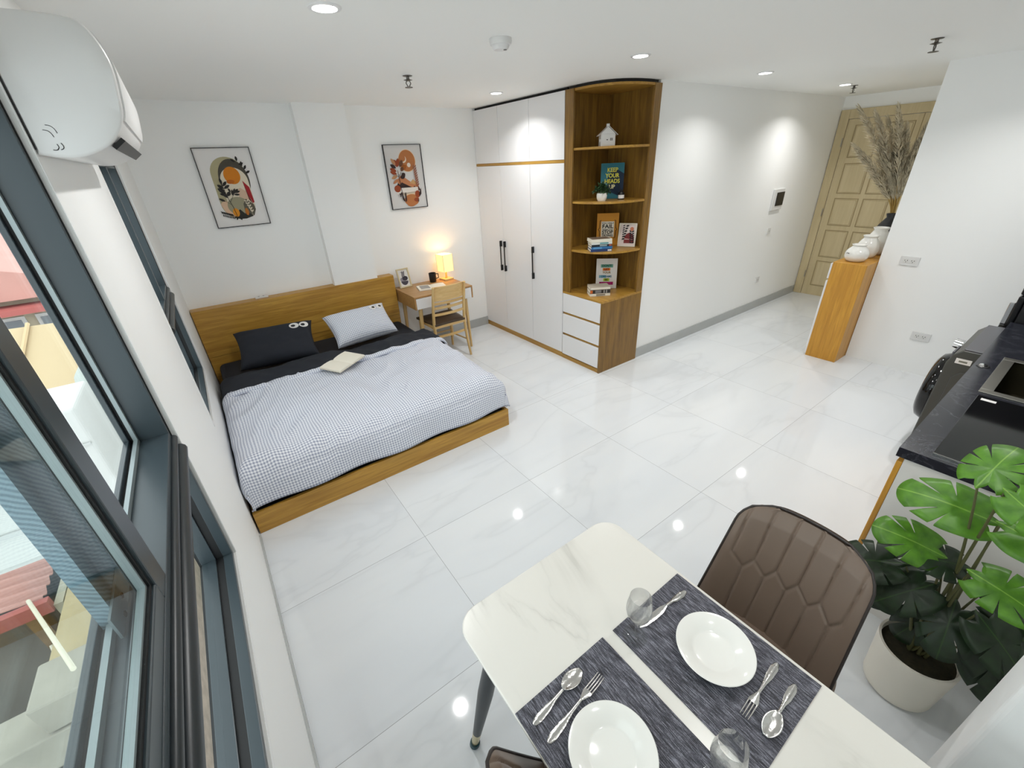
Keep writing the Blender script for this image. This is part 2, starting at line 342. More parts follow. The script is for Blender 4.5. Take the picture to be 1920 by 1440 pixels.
# ============================================================ LIGHTS
w=bpy.data.worlds.new('overcast sky'); S.world=w; w.use_nodes=True
bg=w.node_tree.nodes['Background']; bg.inputs[0].default_value=(.92,.965,1.0,1); bg.inputs[1].default_value=1.7
M_lamp=emit('downlight diffuser','#ffffff',9.0)
DL=[(.90,2.054,'round ceiling downlight nearest the air conditioner'),(2.77,3.66,'round ceiling downlight in front of the wardrobe top'),(2.80,2.12,'round ceiling downlight near the open corner shelf top'),(4.35,2.13,'middle downlight of the row along the hall wall'),(6.03,2.165,'ceiling downlight nearest the entrance door')]
LW={(.90,2.054):7.2,(2.77,3.66):3.6,(2.80,2.12):3.0,(4.35,2.13):2.5,(6.03,2.165):3.7,(.9,-.35):1.1,(1.55,.3):1.6,(3.3,.5):4.4,(4.6,.5):3.8}
DL_FILL=[(.9,-.35),(1.55,.3),(3.3,.5),(4.6,.5)]  # unseen downlights added as fill over the dining and kitchen side
def downlight(x,y,label,vis=True):
    t=thing('ceiling_downlight',label,'ceiling light',(x,y,H),group='round ceiling downlights')
    m=MB(); m.lathe([(.044,-.006),(.060,-.005),(.062,0),(.0,0)],(x,y,H)); m.build('trim_ring',M_white,t,smooth=40)
    m=MB(); m.lathe([(.0,-.0065),(.045,-.0065),(.045,-.003)],(x,y,H)); m.build('diffuser',M_lamp,t)
def lampat(x,y,p,name='downlight_lamp',col=(1,.99,.972)):
    l=bpy.data.lights.new(name,'AREA'); l.shape='DISK'; l.size=.085; l.energy=p; l.color=col; l.spread=math.radians(180 if x<1 else 135)
    o=bpy.data.objects.new(name,l); COL.objects.link(o); o.location=(x,y,H-.009); return o
for x,y,lb in DL: downlight(x,y,lb); lampat(x,y,LW[(x,y)])
for x,y in DL_FILL:
    lampat(x,y,LW[(x,y)]); m=MB(); m.lathe([(0,-.0065),(.044,-.0065),(.060,-.005),(.062,0),(0,0)],(x,y,H)); m.build('downlight',M_lamp,bpy.data.objects['ceiling'])  # added fill lamp with a glowing disc, outside the view
# ============================================================ CEILING FITTINGS
t=thing('smoke_detector','round white smoke detector on the ceiling','smoke detector',(1.771,2.151,H))
m=MB(); m.lathe([(0,-.048),(.034,-.046),(.042,-.036),(.044,-.028),(.052,-.026),(.056,-.012),(.056,0)],(1.771,2.151,H)); m.build('body',M_whiteplastic,t,smooth=35)
m=MB(); m.lathe([(0,-.0495),(.008,-.049),(.009,-.047)],(1.771+.012,2.151-.02,H)); m.build('sensor_cap',flat('grey sensor plastic','#6d6d6a',.5),t)
M_spr=flat('dull grey steel','#77746e',.4,1.0)
def sprinkler(x,y,label,s=1.0):
    t=thing('fire_sprinkler',label,'sprinkler',(x,y,H),group='steel fire sprinklers on the ceiling')
    m=MB(); m.lathe([(.030,-.003),(.033,0),(0,0)],(x,y,H),20); m.build('escutcheon',M_spr,t)
    m=MB(); m.lathe([(.010,-.03),(.014,-.028),(.030,-.024),(.014,-.02),(.010,-.018),(.010,0)],(x,y,H),16); m.build('nozzle',M_spr,t,smooth=40)
    m=MB()
    for a in (0,PI): m.tube([(x+.010*math.cos(a),y+.01*math.sin(a),H-.028),(x+.017*math.cos(a),y+.017*math.sin(a),H-.042),(x+.004*math.cos(a),y+.004*math.sin(a),H-.062)],.0035,8)
    m.build('yoke_arm',M_spr,t,smooth=40)
    m=MB(); m.lathe([(0,-.068),(.026,-.067),(.026,-.064),(.004,-.062),(0,-.06)],(x,y,H),18); m.build('deflector',M_spr,t)
sprinkler(1.733,3.196,'small steel sprinkler head hanging from the ceiling in front of the back wall pillar')
sprinkler(4.231,1.061,'steel sprinkler head nearest the white corner wall at the upper right')
sprinkler(6.25,2.16,'tiny sprinkler head beside the ceiling light at the entrance door')
# ============================================================ AIR CONDITIONER
t=thing('air_conditioner','white wall-mounted air conditioner above the window at the upper left','air conditioner',(.1,2.0,2.02))
prof=[(.004,2.03),(.055,2.022),(.102,2.029),(.15,2.055),(.186,2.1),(.2,2.152),(.207,2.225),(.184,2.288),(.141,2.302),(.056,2.304),(.004,2.304)]
def smoothprof(P,n=5):
    out=[]
    for i in range(len(P)-1):
        p0=P[max(i-1,0)];p1=P[i];p2=P[i+1];p3=P[min(i+2,len(P)-1)]
        for k in range(n):
            u=k/n; out.append(tuple(.5*((2*b)+(-a+c)*u+(2*a-5*b+4*c-d)*u*u+(-a+3*b-3*c+d)*u**3) for a,b,c,d in zip(p0,p1,p2,p3)))
    out.append(P[-1]); return out
sp_=smoothprof(prof)
m=MB(); m.prism([(p[0],p[1]) for p in sp_],1.572,2.43,lambda a,b,c:(a,c,b)); m.build('body',M_whiteplastic,t,smooth=30)
cx_,cz_=.095,2.17
def scaled(f): return [(cx_+(p[0]-cx_)*f,cz_+(p[1]-cz_)*f) for p in sp_]
m=MB(); vs=[];n=len(sp_)
for f,y in ((1,1.572),(.985,1.566),(.95,1.5625),(.6,1.561)): vs+=[(max(a,.004),y,b) for a,b in scaled(f)]
fs=[(r*n+i,r*n+(i+1)%n,(r+1)*n+(i+1)%n,(r+1)*n+i) for r in range(3) for i in range(n)]+[tuple(3*n+i for i in range(n))]
m.add(vs,fs); m.build('end_cap',M_whiteplastic,t,smooth=40)
front=[p for p in sp_ if p[0]>.185 and p[1]>2.09]
m=MB(); m.prism([(p[0]+.004,p[1]) for p in front]+[(p[0]-.004,p[1]) for p in reversed(front)],1.58,2.425,lambda a,b,c:(a,c,b)); m.build('front_panel',M_whiteplastic,t,smooth=30)
m=MB(); m.obox((.158,2.0,2.052),(.032,.80,.010),Matrix.Rotation(-.65,4,'Y')); m.build('air_outlet',M_black,t)
m=MB(); m.box(.0005,.006,1.563,1.571,2.04,2.27); m.build('gap_shadow_strip',flat('charcoal gap shadow','#2a2a2a',.6),t)  # dark strip painted as the shadow between the unit and the wall
from mathutils.geometry import intersect_line_plane
def rayhit(u,v,yp):
    d=camR(62.158,-2.8926,-34.7684).to_3x3()@Vector(((u-960)/786.19,-(v-720)/786.19,-1)); c=Vector((.2404,-.0034,1.9644)); k=(yp-c.y)/d.y; return c+d*k
m=MB()
for P in ([(.040,2.090),(.048,2.088),(.053,2.082),(.055,2.073)],[(.032,2.080),(.040,2.078),(.044,2.073),(.046,2.065)],[(.045,2.051),(.046,2.044),(.042,2.039)],[(.034,2.039),(.038,2.038),(.043,2.039)],[(.053,2.053),(.055,2.046),(.053,2.041),(.048,2.039)]):
    m.tube([(a,1.5612,b) for a,b in smoothprof(P,4)],.0008,6)
m.build('printed_mark',M_black,t)
# ============================================================ BED
bed=thing('double_bed','low golden oak double bed frame with a wide headboard in the window corner','bed',(.96,3.6,0))
hb0,hb1=.006,1.90
m=MB(); m.box(hb0,hb1,4.596,4.618,.47,.912); m.build('headboard_panel',M_oak_x,bed,bevel=.002)
m=MB(); m.box(hb0,hb1,4.603,4.618,.0,.468); m.build('headboard_lower_panel',M_oak_x,bed,bevel=.002)
m=MB(); m.box(hb0,1.270,4.618,D-.003,.893,.912); m.box(1.730,hb1,4.618,D-.003,.893,.912); m.build('headboard_ledge',M_oak_x,bed)
m=MB(); m.box(hb1-.02,hb1,4.6185,D-.003,.0,.892); m.build('headboard_side',M_oak_z,bed)
m=MB(); m.box(.010,1.909,2.473,2.497,0,.155); m.build('foot_rail',M_oak_x,bed,bevel=.002)
m=MB(); m.box(1.885,1.909,2.4975,4.595,0,.155); m.build('side_rail',M_oak_y,bed,bevel=.002)
m=MB(); m.box(.010,.034,2.4975,4.595,0,.155); m.build('side_rail',M_oak_y,bed,bevel=.002)
m=MB(); m.box(.035,1.884,2.498,4.59,.12,.14); m.build('slat_base',M_dark,bed)
mt=thing('mattress','thick mattress in a dark navy fitted sheet on the oak bed','mattress',(.96,3.55,.141))
m=MB(); m.box(.055,1.872,2.51,4.575,.142,.405); m.build('fitted_sheet',M_navy,mt,bevel=.045,bseg=4,smooth=50)
# ---- duvet
def fold1(a,L,r,drop):
    """distance a along cloth -> (horizontal offset, fall) past an edge at L"""
    if a<=L: return a,0.0
    q=a-L; th=q/r
    if th<PI/2*.92: return L+r*math.sin(th),r*(1-math.cos(th))
    th=PI/2*.92; e=q-r*th; return L+r*math.sin(th)+e*math.cos(th),r*(1-math.cos(th))+e*math.sin(th)
def wr(x,y,k=1.0):
    v=noise.noise(Vector((x*2.3,y*2.3,1.3)))*.027+noise.noise(Vector((x*5+y*3,y*5-x*2,4)))*.008-abs(noise.noise(Vector((x*5+y*4,y*2.2-x*3,9))))*.036+abs(noise.noise(Vector((x*11-y*6,y*5+x*2,3))))*.010
    return v*k
DX0,DX1,DY0,DY1=.10,1.80,2.60,3.66
def duvet_pt(s,tt):
    a=-.20+s*2.2; b=tt*1.42           # a across from left; b from fold to foot
    # across
    if a>1.70/2+.0: off,fz=fold1(a,1.70,.10,.3); 
    else:
        o2,f2=fold1(-a,.0,.07,.3); off,fz=(-o2,f2) if a<0 else (a,0)
    yb,fy=fold1(b,1.04,.115,.3)
    hem=.012*math.sin(a*7.1)+.009*math.sin(a*17+1)
    x=DX0+off; y=DY1-yb; fall=(fz**3+fy**3)**(1/3) if fz>0 and fy>0 else max(fz,fy)
    z=.462-fall+wr(a,b)*(1 if fall<.05 else .5)
    lim=.185+.004*math.sin(a*4+.6)
    if fy>.12: y+=.012*math.sin(a*11+1.3)*(fy/.25); y-=.01
    if fz>.1: x+=.008*math.sin(b*13)*(1 if a>1 else -.6)
    z=max(z,lim-.004*max(0,lim-z))
    x=max(x,.022+.008*math.sin(b*9)); y=max(y,2.452)
    return (x,y,z)
dv=thing('duvet','large grey gingham duvet spread over the bed with its dark lining folded back','duvet',(.96,3.1,.41))
m=MB(); m.grid(duvet_pt,110,84,lambda s,tt:(s*2.2,tt*1.42)); m.build('gingham_cover',M_ging,dv,smooth=180,solid=.012)
def flap_pt(s,tt):
    a=-.12+s*2.12; b=tt*.42
    if a>1: off,fz=fold1(a,1.74,.11,.3)
    else:
        o2,f2=fold1(-a,.0,.07,.3); off,fz=(-o2,f2) if a<0 else (a,0)
    x=max(.10+off,.012); y=3.615+b-.04*s; 
    z=.487-fz+wr(a,b+9,1.3)+.012*math.sin(b/.42*PI)-(.05*max(0,(b-.30)/.12))
    if tt<.10: z-=.028*(1-tt/.10)**2
    return (x,y,max(z,.28))
m=MB(); m.grid(flap_pt,80,24,lambda s,tt:(s,tt)); m.build('folded_lining',M_navy,dv,smooth=180,solid=.012)
def rim_pt(s,tt):
    a=-.12+s*2.10
    if a>1: off,fz=fold1(a,1.74,.11,.3)
    else:
        o2,f2=fold1(-a,.0,.07,.3); off,fz=(-o2,f2) if a<0 else (a,0)
    th=-.55*PI+tt*1.25*PI; rr=.026+.008*noise.noise(Vector((s*6,2,0)))
    yc=3.612-.04*s+.010*noise.noise(Vector((s*5,7,1)))
    return (max(.10+off,.010),yc-rr*1.25*math.cos(th),.470-fz+wr(a,9,1.0)+rr*.8*math.sin(th)+.006)
m=MB(); m.grid(rim_pt,90,12,lambda s,tt:(s*2.1,tt*.11)); m.build('rolled_edge',M_ging,dv,smooth=180)
# ---- pillows
def pillow(name,label,c,size,rot,mat,eyes):
    w_,h_,th=size; R=Matrix.Translation(c)@rot
    root=thing(name,label,'pillow',tuple(Vector(c)-Vector((0,0,.06))))
    def srf(u,v,sd):
        a,b=2*u-1,2*v-1; e=max(0,(1-abs(a)**2.6))*max(0,(1-abs(b)**2.6)); tz=th/2*e**.42
        pin=1-.07*(1-abs(a)**2)*(abs(b)**4)-0; pin2=1-.09*(1-abs(b)**2)*(abs(a)**4)
        wv=.006*noise.noise(Vector((a*4+c[0]*9,b*4,sd)))+.010*noise.noise(Vector((a*1.6+c[0]*5,b*1.8,3+sd)))
        return R@Vector((a*w_/2*pin2,b*h_/2*pin,sd*(tz+wv*e**.3)))
    m=MB(); m.grid(lambda u,v:srf(u,v,1),44,32,lambda u,v:(u*w_,v*h_)); m.grid(lambda u,v:srf(u,v,-1),44,32,lambda u,v:(u*w_,v*h_))
    m.build('pillow_case',mat,root,smooth=180,merge=True)
    for (eu,ev,er,pu,pv) in eyes:
        m=MB(); n=22
        def ringpts(r,off,du=0,dv=0,lift=.003):
            out=[]
            for k in range(n):
                q=2*PI*k/n; u=eu+du+r*math.cos(q)/w_; v=ev+dv+r*.82*math.sin(q)/h_
                p=srf(u,v,1); p2=srf(u+.01,v,1); p3=srf(u,v+.01,1); nn=(p2-p).cross(p3-p).normalized(); out.append(p+nn*lift)
            return out
        A=ringpts(er,0); B=ringpts(er*.5,0); 
        m.add(A+B,[(k,(k+1)%n,n+(k+1)%n,n+k) for k in range(n)]+[tuple(n+k for k in range(n))]); ep=m.build('eye_patch',M_paperw,root)
        m=MB(); P=ringpts(er*.46,0,pu,pv,.0045); m.add(P,[tuple(range(n))]); m.build('pupil',M_black,ep)
RX=lambda d:Matrix.Rotation(math.radians(d),4,'X'); RZ=lambda d:Matrix.Rotation(math.radians(d),4,'Z'); RY=lambda d:Matrix.Rotation(math.radians(d),4,'Y')
pillow('pillow','dark navy pillow with two white googly eyes leaning on the headboard',(.555,4.175,.588),(.66,.39,.20),RZ(-9)@RX(40),M_navy,[(.765,.80,.042,-.012,-.01),(.895,.815,.042,-.012,-.01)])
pillow('pillow','grey gingham pillow with a pair of eye patches leaning on the headboard',(1.33,4.17,.588),(.64,.37,.20),RZ(6)@RX(42),M_gingp,[(.75,.80,.036,.012,.0),(.875,.815,.036,.012,.0)])
# ---- open books
def openbook(name,label,c,rz,w_=.145,h_=.205,th=.018,cover='#d9d2c0',printed=True,group=None,tilt=0):
    t=thing(name,label,'book',c,math.radians(rz))
    def pg(sgn,off):
        def f(u,v):
            x=u*w_; z=.004+th*(math.sin(min(1,u*1.25)*PI*.5)**.6)*(1-.45*u)+off
            return (sgn*x,(v-.5)*h_,z+tilt*x*sgn)
        return f
    m=MB(); m.box(-w_-.003,w_+.003,-h_/2-.003,h_/2+.003,0,.004); m.build('cover',flat('book cover '+cover,cover,.6),t,world=False)
    for sgn in (1,-1):
        m=MB(); m.grid(pg(sgn,0),14,4); 
        # sides
        pts=[(sgn*w_*k/14,-h_/2,pg(sgn,0)(k/14,0)[2]) for k in range(15)]
        m.add([(p[0],p[1],.0042) for p in pts]+pts,[(k,k+1,15+k+1,15+k) for k in range(14)]); m.add([(p[0],h_/2,.0042) for p in pts]+[(p[0],h_/2,p[2]) for p in pts],[(k,k+1,15+k+1,15+k) for k in range(14)])
        e=pg(sgn,0); m.add([(sgn*w_,-h_/2,.0042),(sgn*w_,h_/2,.0042),e(1,1),e(1,0)],[(0,1,2,3)])
        pgo=m.build('pages',M_paper,t,world=False,smooth=50)
        if printed:
            m=MB(); f=pg(sgn,.0006); y=h_/2-.03
            while y>-h_/2+.025:
                us=[.14+.74*k/8*(1 if rnd.random()<.85 else .75) for k in range(9)]
                m.add([tuple(f(u,0)[:1])+(y,f(u,0)[2]) for u in us]+[tuple(f(u,0)[:1])+(y-.003,f(u,0)[2]) for u in us],[(k,k+1,9+k+1,9+k) for k in range(8)]); y-=.0085
            m.build('printed_lines',flat('pale grey print','#b9b4a8',.8),pgo,world=False)
    return t
ob=openbook('open_book','open book with cream pages lying on the gingham duvet',(.945,3.55,.505),28,.155,.215,.02,printed=False)
ob.rotation_euler=(math.radians(2),math.radians(-3),math.radians(32))
t=thing('power_strip','small white power strip lying on the headboard ledge','power strip',(.59,4.665,.912)); m=MB(); m.box(.535,.648,4.650,4.69,.9125,.93); m.build('housing',M_whiteplastic,t,bevel=.003)
for xx in (.56,.60): m=MB(); m.box(xx,xx+.015,4.662,4.678,.93,.9306); m.build('socket_slot',flat('grey slot','#77777a',.5),t)
# ============================================================ DESK CORNER
dk=thing('writing_desk','small tan desk with a white drawer front between the headboard and wardrobe','desk',(2.26,4.4,0))
x0,x1,y0,y1,zt=1.912,2.625,4.126,4.69,.75
m=MB(); m.box(x0,x1,y0,y1,zt-.018,zt); m.build('top',M_desk,dk,bevel=.002)
for xa in (x0,x1-.016): m=MB(); m.box(xa,xa+.016,y0,y1,zt-.14,zt-.0185); m.build('side_panel',M_desk,dk,bevel=.0015)
m=MB(); m.box(x0+.0165,x1-.0165,y0+.02,y1-.01,zt-.14,zt-.128); m.box(x0+.0165,x1-.0165,y1-.022,y1-.01,zt-.1275,zt-.019); m.build('drawer_box',M_desk,dk)
m=MB(); m.box(x0+.018,x1-.018,y0+.002,y0+.018,zt-.137,zt-.021); m.build('drawer_front',M_white,dk,bevel=.001)
for xx,yy,sx,sy in ((x0+.075,y0+.06,-1,-1),(x1-.075,y0+.06,1,-1),(x0+.075,y1-.06,-1,1),(x1-.075,y1-.06,1,1)):
    m=MB(); m.cyl((xx+sx*.02,yy+sy*.01,0),(xx,yy,zt-.141),.013,.023,16); m.build('leg',M_ash,dk,smooth=40)
# lamp
t=thing('table_lamp','lit cream square-shaded wooden lamp at the back of the desk','lamp',(2.545,4.585,.75),math.radians(8))
m=MB(); m.box(-.062,.062,-.062,.062,.0,.02); m.build('base',M_ash_x,t,world=False,bevel=.002)
m=MB(); m.box(-.009,.009,-.009,.009,.0205,.12); m.build('stem',M_ash,t,world=False)
shade=NT('glowing paper shade'); shade.set(Base_Color=hx('#f6e3b4'),Roughness=.8); shade.b.inputs['Emission Color'].default_value=hx('#ffcf7d'); shade.b.inputs['Emission Strength'].default_value=.55
m=MB(); z0_,z1_=.105,.30; a=.068
m.add([(sx*a,sy*a,z) for z in (z0_,z1_) for sx,sy in ((-1,-1),(1,-1),(1,1),(-1,1))],[(0,1,5,4),(1,2,6,5),(2,3,7,6),(3,0,4,7)]); m.build('lamp_shade',shade.m,t,world=False,solid=.0015)
for sx,sy in ((-1,-1),(1,-1),(1,1),(-1,1)):
    m=MB(); m.box(sx*a-.002,sx*a+.002,sy*a-.002,sy*a+.002,z0_,z1_)
    m.build('shade_frame',flat('cream shade frame','#efdcae',.7),t,world=False)
m=MB(); m.lathe([(0,.20),(.02,.19),(.026,.165),(.018,.14),(.012,.12)],(0,0,0),16); m.build('bulb',emit('warm bulb','#ffd48a',3),t,world=False,smooth=60)
l=bpy.data.lights.new('desk_lamp_light','POINT'); l.energy=.6; l.color=(1,.72,.38); l.shadow_soft_size=.03; lo=bpy.data.objects.new('desk_lamp_light',l); COL.objects.link(lo); lo.location=(2.545,4.585,1.015)
# mug
t=thing('mug','black mug with a square handle standing on the desk beside the lamp','mug',(2.372,4.60,.75))
m=MB(); m.lathe([(.0,.001),(.036,.001),(.040,.01),(.043,.105),(.041,.106),(.038,.02),(.0,.012)],(2.372,4.60,.75),28); m.build('cup',M_black,t,smooth=40)
m=MB(); m.tube([(2.412,4.596,.75+.088),(2.443,4.594,.75+.088),(2.446,4.594,.75+.04),(2.412,4.596,.75+.034)],.006,8); m.build('handle',M_black,t,smooth=40)
openbook('open_book','open white picture book lying on the desk in front of the mug',(2.245,4.385,.7505),-14,.155,.2,.014,'#cfcfcf',printed=False)
bk=bpy.data.objects['open_book.001']; m=MB(); m.grid(lambda u,v:(-.025-.105*u,(v-.5)*.15,.0052+.014*(math.sin(min(1,(.16+.68*u)*1.25)*PI*.5)**.6)*(1-.45*(.16+.68*u))),8,2); m.build('printed_picture',flat('grey printed photo','#9a9896',.7),[o for o in kids(bk) if o.name.startswith('pages')][-1],world=False)
# ============================================================ FLAT PRINTS (pictures, posters)
class Art:
    """layered flat print; local u right, v up, each shape a hair above the last"""
    def __init__(s,M,step=.00025): s.M=M; s.k=0; s.step=step; s.mb=MB(); s.mats=[]; s.ix={}
    def col(s,c):
        if c not in s.ix: s.ix[c]=len(s.mats); s.mats.append(flat('print ink '+c,c,.6,spec=.25))
        s.mb.cm=s.ix[c]
    def poly(s,P,c):
        s.col(c); s.k+=1; z=s.k*s.step; s.mb.add([s.M@Vector((a,b,z)) for a,b in P],[tuple(range(len(P)))]); return s
    def rect(s,a,b,c_,d,c): return s.poly([(a,c_),(b,c_),(b,d),(a,d)],c)
    def ell(s,x,y,rx,ry,c,n=40,a0=0,a1=2*PI): return s.poly([(x+rx*math.cos(a0+(a1-a0)*k/n),y+ry*math.sin(a0+(a1-a0)*k/n)) for k in range(n)],c)
    def stadium(s,x,y,rx,ry,c):
        P=[(x+rx*math.cos(PI*k/18),y+ry-rx+rx*math.sin(PI*k/18)) for k in range(19)]+[(x+rx*math.cos(PI+PI*k/18),y-ry+rx+rx*math.sin(PI+PI*k/18)) for k in range(19)]; return s.poly(P,c)
    def leaf(s,x,y,ang,L,w,c,n=8):
        ca,sa=math.cos(ang),math.sin(ang); P=[]
        for k in range(n+1): q=k/n; P.append((q*L,w*math.sin(PI*q)**.8))
        for k in range(n-1,0,-1): q=k/n; P.append((q*L,-w*math.sin(PI*q)**.8))
        return s.poly([(x+a*ca-b*sa,y+a*sa+b*ca) for a,b in P],c)
    def line(s,pts,w,c):
        L=[];Rr=[]
        for i,p in enumerate(pts):
            a=Vector(pts[max(i-1,0)]);b=Vector(pts[min(i+1,len(pts)-1)]);d=(b-a).normalized();n=Vector((-d.y,d.x))*w/2; L.append((p[0]+n.x,p[1]+n.y));Rr.append((p[0]-n.x,p[1]-n.y))
        return s.poly(L+Rr[::-1],c)
    def text(s,body,x,y,size,c,bold=1.0,sx=1.0,rot=0):
        s.col(c); s.k+=1; v,f=text_mesh(body,size,s.M@Matrix.Translation((x,y,s.k*s.step+.0006))@Matrix.Rotation(rot,4,'Z'),0,.0003,bold,sx); s.mb.add(v,f); return s
    def build(s,name,parent,world=True): return s.mb.build(name,s.mats,parent,world)
def wallmat(x,z): return Matrix(((1,0,0,x),(0,0,-1,D-.014),(0,1,0,z),(0,0,0,1)))   # local z faces -y
def picture(label,x,z,w_,h_):
    t=thing('framed_picture',label,'picture',(x,D-.001,z))
    m=MB(); f=.0055
    for q in ((x-w_/2,x-w_/2+f,z-h_/2,z+h_/2),(x+w_/2-f,x+w_/2,z-h_/2,z+h_/2),(x-w_/2+f,x+w_/2-f,z-h_/2,z-h_/2+f),(x-w_/2+f,x+w_/2-f,z+h_/2-f,z+h_/2)): m.box(q[0],q[1],D-.024,D-.001,q[2],q[3])
    m.build('frame',M_black,t); m=MB(); m.box(x-w_/2+f,x+w_/2-f,D-.014,D-.002,z-h_/2+f,z+h_/2-f); m.build('sheet',M_paperw,t)
    return t
# picture with the orange sun and dark branches
t=picture('black-framed print of an orange sun over grey leaves above the bed',.649,1.873,.424,.624)
A=Art(wallmat(.649,1.873)); K='#2c2a28'
A.stadium(0,-.005,.132,.247,'#aea684').ell(.03,.06,.115,.165,'#4f4b42').stadium(.028,-.03,.104,.19,'#ded3bd').ell(.020,.098,.062,.068,'#cf7d1e').ell(-.005,.05,.03,.016,'#b8641a')
A.poly([(-.132,-.12),(-.10,-.09),(-.04,-.12),(.02,-.2),(-.06,-.235),(-.11,-.19)],'#d9b79a').poly([(.02,-.10),(.03,-.02),(.05,.0),(.09,-.03),(.11,-.10)],'#d3b59c').ell(-.0,-.145,.085,.075,'#9a957c')
A.poly([(.085,.055),(.125,-.0),(.132,-.12),(.118,-.13),(.10,-.07)],'#a3262c').poly([(.085,.055),(.10,-.07),(.118,-.14),(.095,-.1)],'#5f2a26')
A.poly([(.04,-.13),(.07,-.09),(.12,-.14),(.125,-.18),(.10,-.23),(.03,-.25)],'#625d50').poly([(-.06,-.235),(-.03,-.20),(.0,-.17),(.03,-.21),(.06,-.2),(.09,-.235),(.03,-.252),(-.02,-.25)],'#2f2e2a').ell(-.035,-.195,.025,.035,'#d68b25').ell(.05,-.195,.014,.03,'#b9712a')
A.line([(-.035,-.23),(-.045,-.15),(-.06,-.09),(-.07,-.03),(-.075,.04)],.004,K).line([(-.055,-.11),(-.02,-.06),(.0,-.03)],.003,K).line([(-.05,-.13),(-.09,-.1),(-.115,-.08)],.002,K)
for (a,b,g,L,w_) in ((-.075,.035,1.7,.05,.010),(-.072,.02,.8,.05,.011),(-.07,.0,.5,.055,.011),(-.075,.0,2.4,.05,.013),(-.07,-.02,2.7,.055,.013),(-.068,-.04,2.5,.06,.012),(-.066,-.05,2.9,.05,.011),(-.062,-.06,.9,.045,.014),(-.06,-.075,2.3,.055,.010),(-.02,-.06,1.5,.05,.009),(-.015,-.05,1.1,.055,.009),(-.005,-.04,.7,.05,.010),(.0,-.035,.2,.045,.008),(-.01,-.05,-.1,.045,.008),(-.09,-.1,2.6,.05,.009),(-.03,-.03,1.9,.035,.008)): A.leaf(a,b,g,L,w_,K)
for k in range(8): A.leaf(-.06-.011*k,-.225+.004*k,2.2-.02*k,.028,.004,K); A.leaf(-.06-.011*k,-.228+.004*k,-1.7,.022,.004,K)
A.line([(-.05,-.23),(-.15,-.19)],.002,K)
for a,b,g in ((.075,.2,2.5),(.09,.205,1.6),(.115,.165,1.5),(.125,.14,1.0),(.13,.11,.5),(.095,.18,.3)): A.leaf(a,b,g,.04,.009,K)
for k in range(5): A.leaf(.088-.004*k,-.20+.022*k,1.9+.2*k,.026,.005,'#ded3bd'); A.leaf(.088-.004*k,-.20+.022*k,.9,.024,.005,'#ded3bd')
A.line([(.09,-.235),(.075,-.1)],.002,'#ded3bd').leaf(-.02,-.232,-1.2,.03,.008,K).leaf(-.04,-.232,-1.9,.026,.007,K); A.build('print',t)
# picture with the terracotta moon and mountains
t=picture('black-framed print of a terracotta moon and mountains beside the wall pillar',2.27,1.873,.418,.615)
A=Art(wallmat(2.27,1.873)); T='#b87647'; R_='#96472a'; DK='#3a2a29'
A.rect(-.203,.203,-.302,.302,'#d6d4d2').ell(.035,.155,.098,.107,'#e6cdb0').ell(.035,.155,.092,.101,T).ell(-.005,.17,.034,.034,'#e9d9c3').ell(-.014,.18,.034,.032,T).ell(.05,.115,.02,.021,'#e6dccf')
A.poly([(-.10,-.02),(-.06,.02),(-.02,-.0),(.05,-.05),(.075,-.02),(.13,-.08),(.13,-.1),(-.11,-.1)],'#bf7f58').poly([(.03,-.06),(.075,-.02),(.13,-.08)],'#c39a6a')
A.poly([(-.13,-.09),(-.10,-.05),(-.08,-.07),(-.06,-.045),(.05,-.1),(-.13,-.1)],DK).poly([(.04,-.13),(.08,-.085),(.105,-.115),(.125,-.085),(.15,-.135)],'#4b3027')
A.rect(-.13,.12,-.165,-.1,'#e4ddd5').poly([(-.07,-.15),(.12,-.14),(.12,-.16),(-.07,-.165)],'#bdb1a2').poly([(-.06,-.165),(.1,-.155),(.08,-.19),(-.02,-.2)],'#dfc6a4')
A.ell(-.115,-.105,.036,.034,R_).ell(.03,-.225,.085,.058,T).ell(.02,-.265,.05,.025,T).ell(.085,-.225,.03,.02,R_).ell(.105,-.17,.03,.035,R_).poly([(.12,-.17),(.155,-.11),(.15,-.17),(.125,-.2)],DK)
A.line([(-.06,-.23),(-.075,-.1),(-.08,-.0),(-.085,.07)],.006,DK).line([(-.078,.01),(-.05,.05)],.004,DK).line([(-.078,.0),(-.12,.04)],.004,DK)
for a,b,g,L,w_,c in ((-.085,.10,1.9,.075,.018,R_),(-.085,.10,1.3,.085,.02,R_),(-.10,.12,2.2,.075,.016,'#b98a63'),(-.10,.09,2.6,.07,.017,DK),(-.10,.06,2.75,.075,.018,R_),(-.10,.035,2.8,.075,.016,R_),(-.095,.02,3.5,.075,.016,'#b98a63'),(-.06,.10,1.0,.075,.02,'#6f4a33'),(-.055,.07,.55,.085,.02,'#a25c24'),(-.05,.06,.9,.05,.018,'#6f4a33'),(-.07,.0,.2,.06,.02,DK),(-.05,.01,.6,.05,.022,DK),(-.09,-.01,3.75,.08,.014,'#b87b55')): A.leaf(a,b,g,L,w_,c)
A.line([(.12,-.17),(.12,-.05),(.105,.08)],.003,R_)
for k in range(9):
    y=-.09+.022*k; A.leaf(.119-.0016*k,y,2.1,.038,.006,'#a06a55'); A.leaf(.119-.0016*k,y,1.0,.034,.006,'#8d5a48')
for k in range(6): A.leaf(-.05-.005*k,-.235+.011*k,2.3-.1*k,.045,.007,DK); A.leaf(-.045,-.24+.012*k,1.3,.04,.007,DK)
A.leaf(-.09,-.165,1.2,.024,.008,DK).leaf(-.09,-.165,2.6,.022,.008,DK).leaf(-.09,-.165,4.2,.022,.007,DK).leaf(.10,-.25,1.5,.03,.007,'#5a5248'); A.build('print',t)
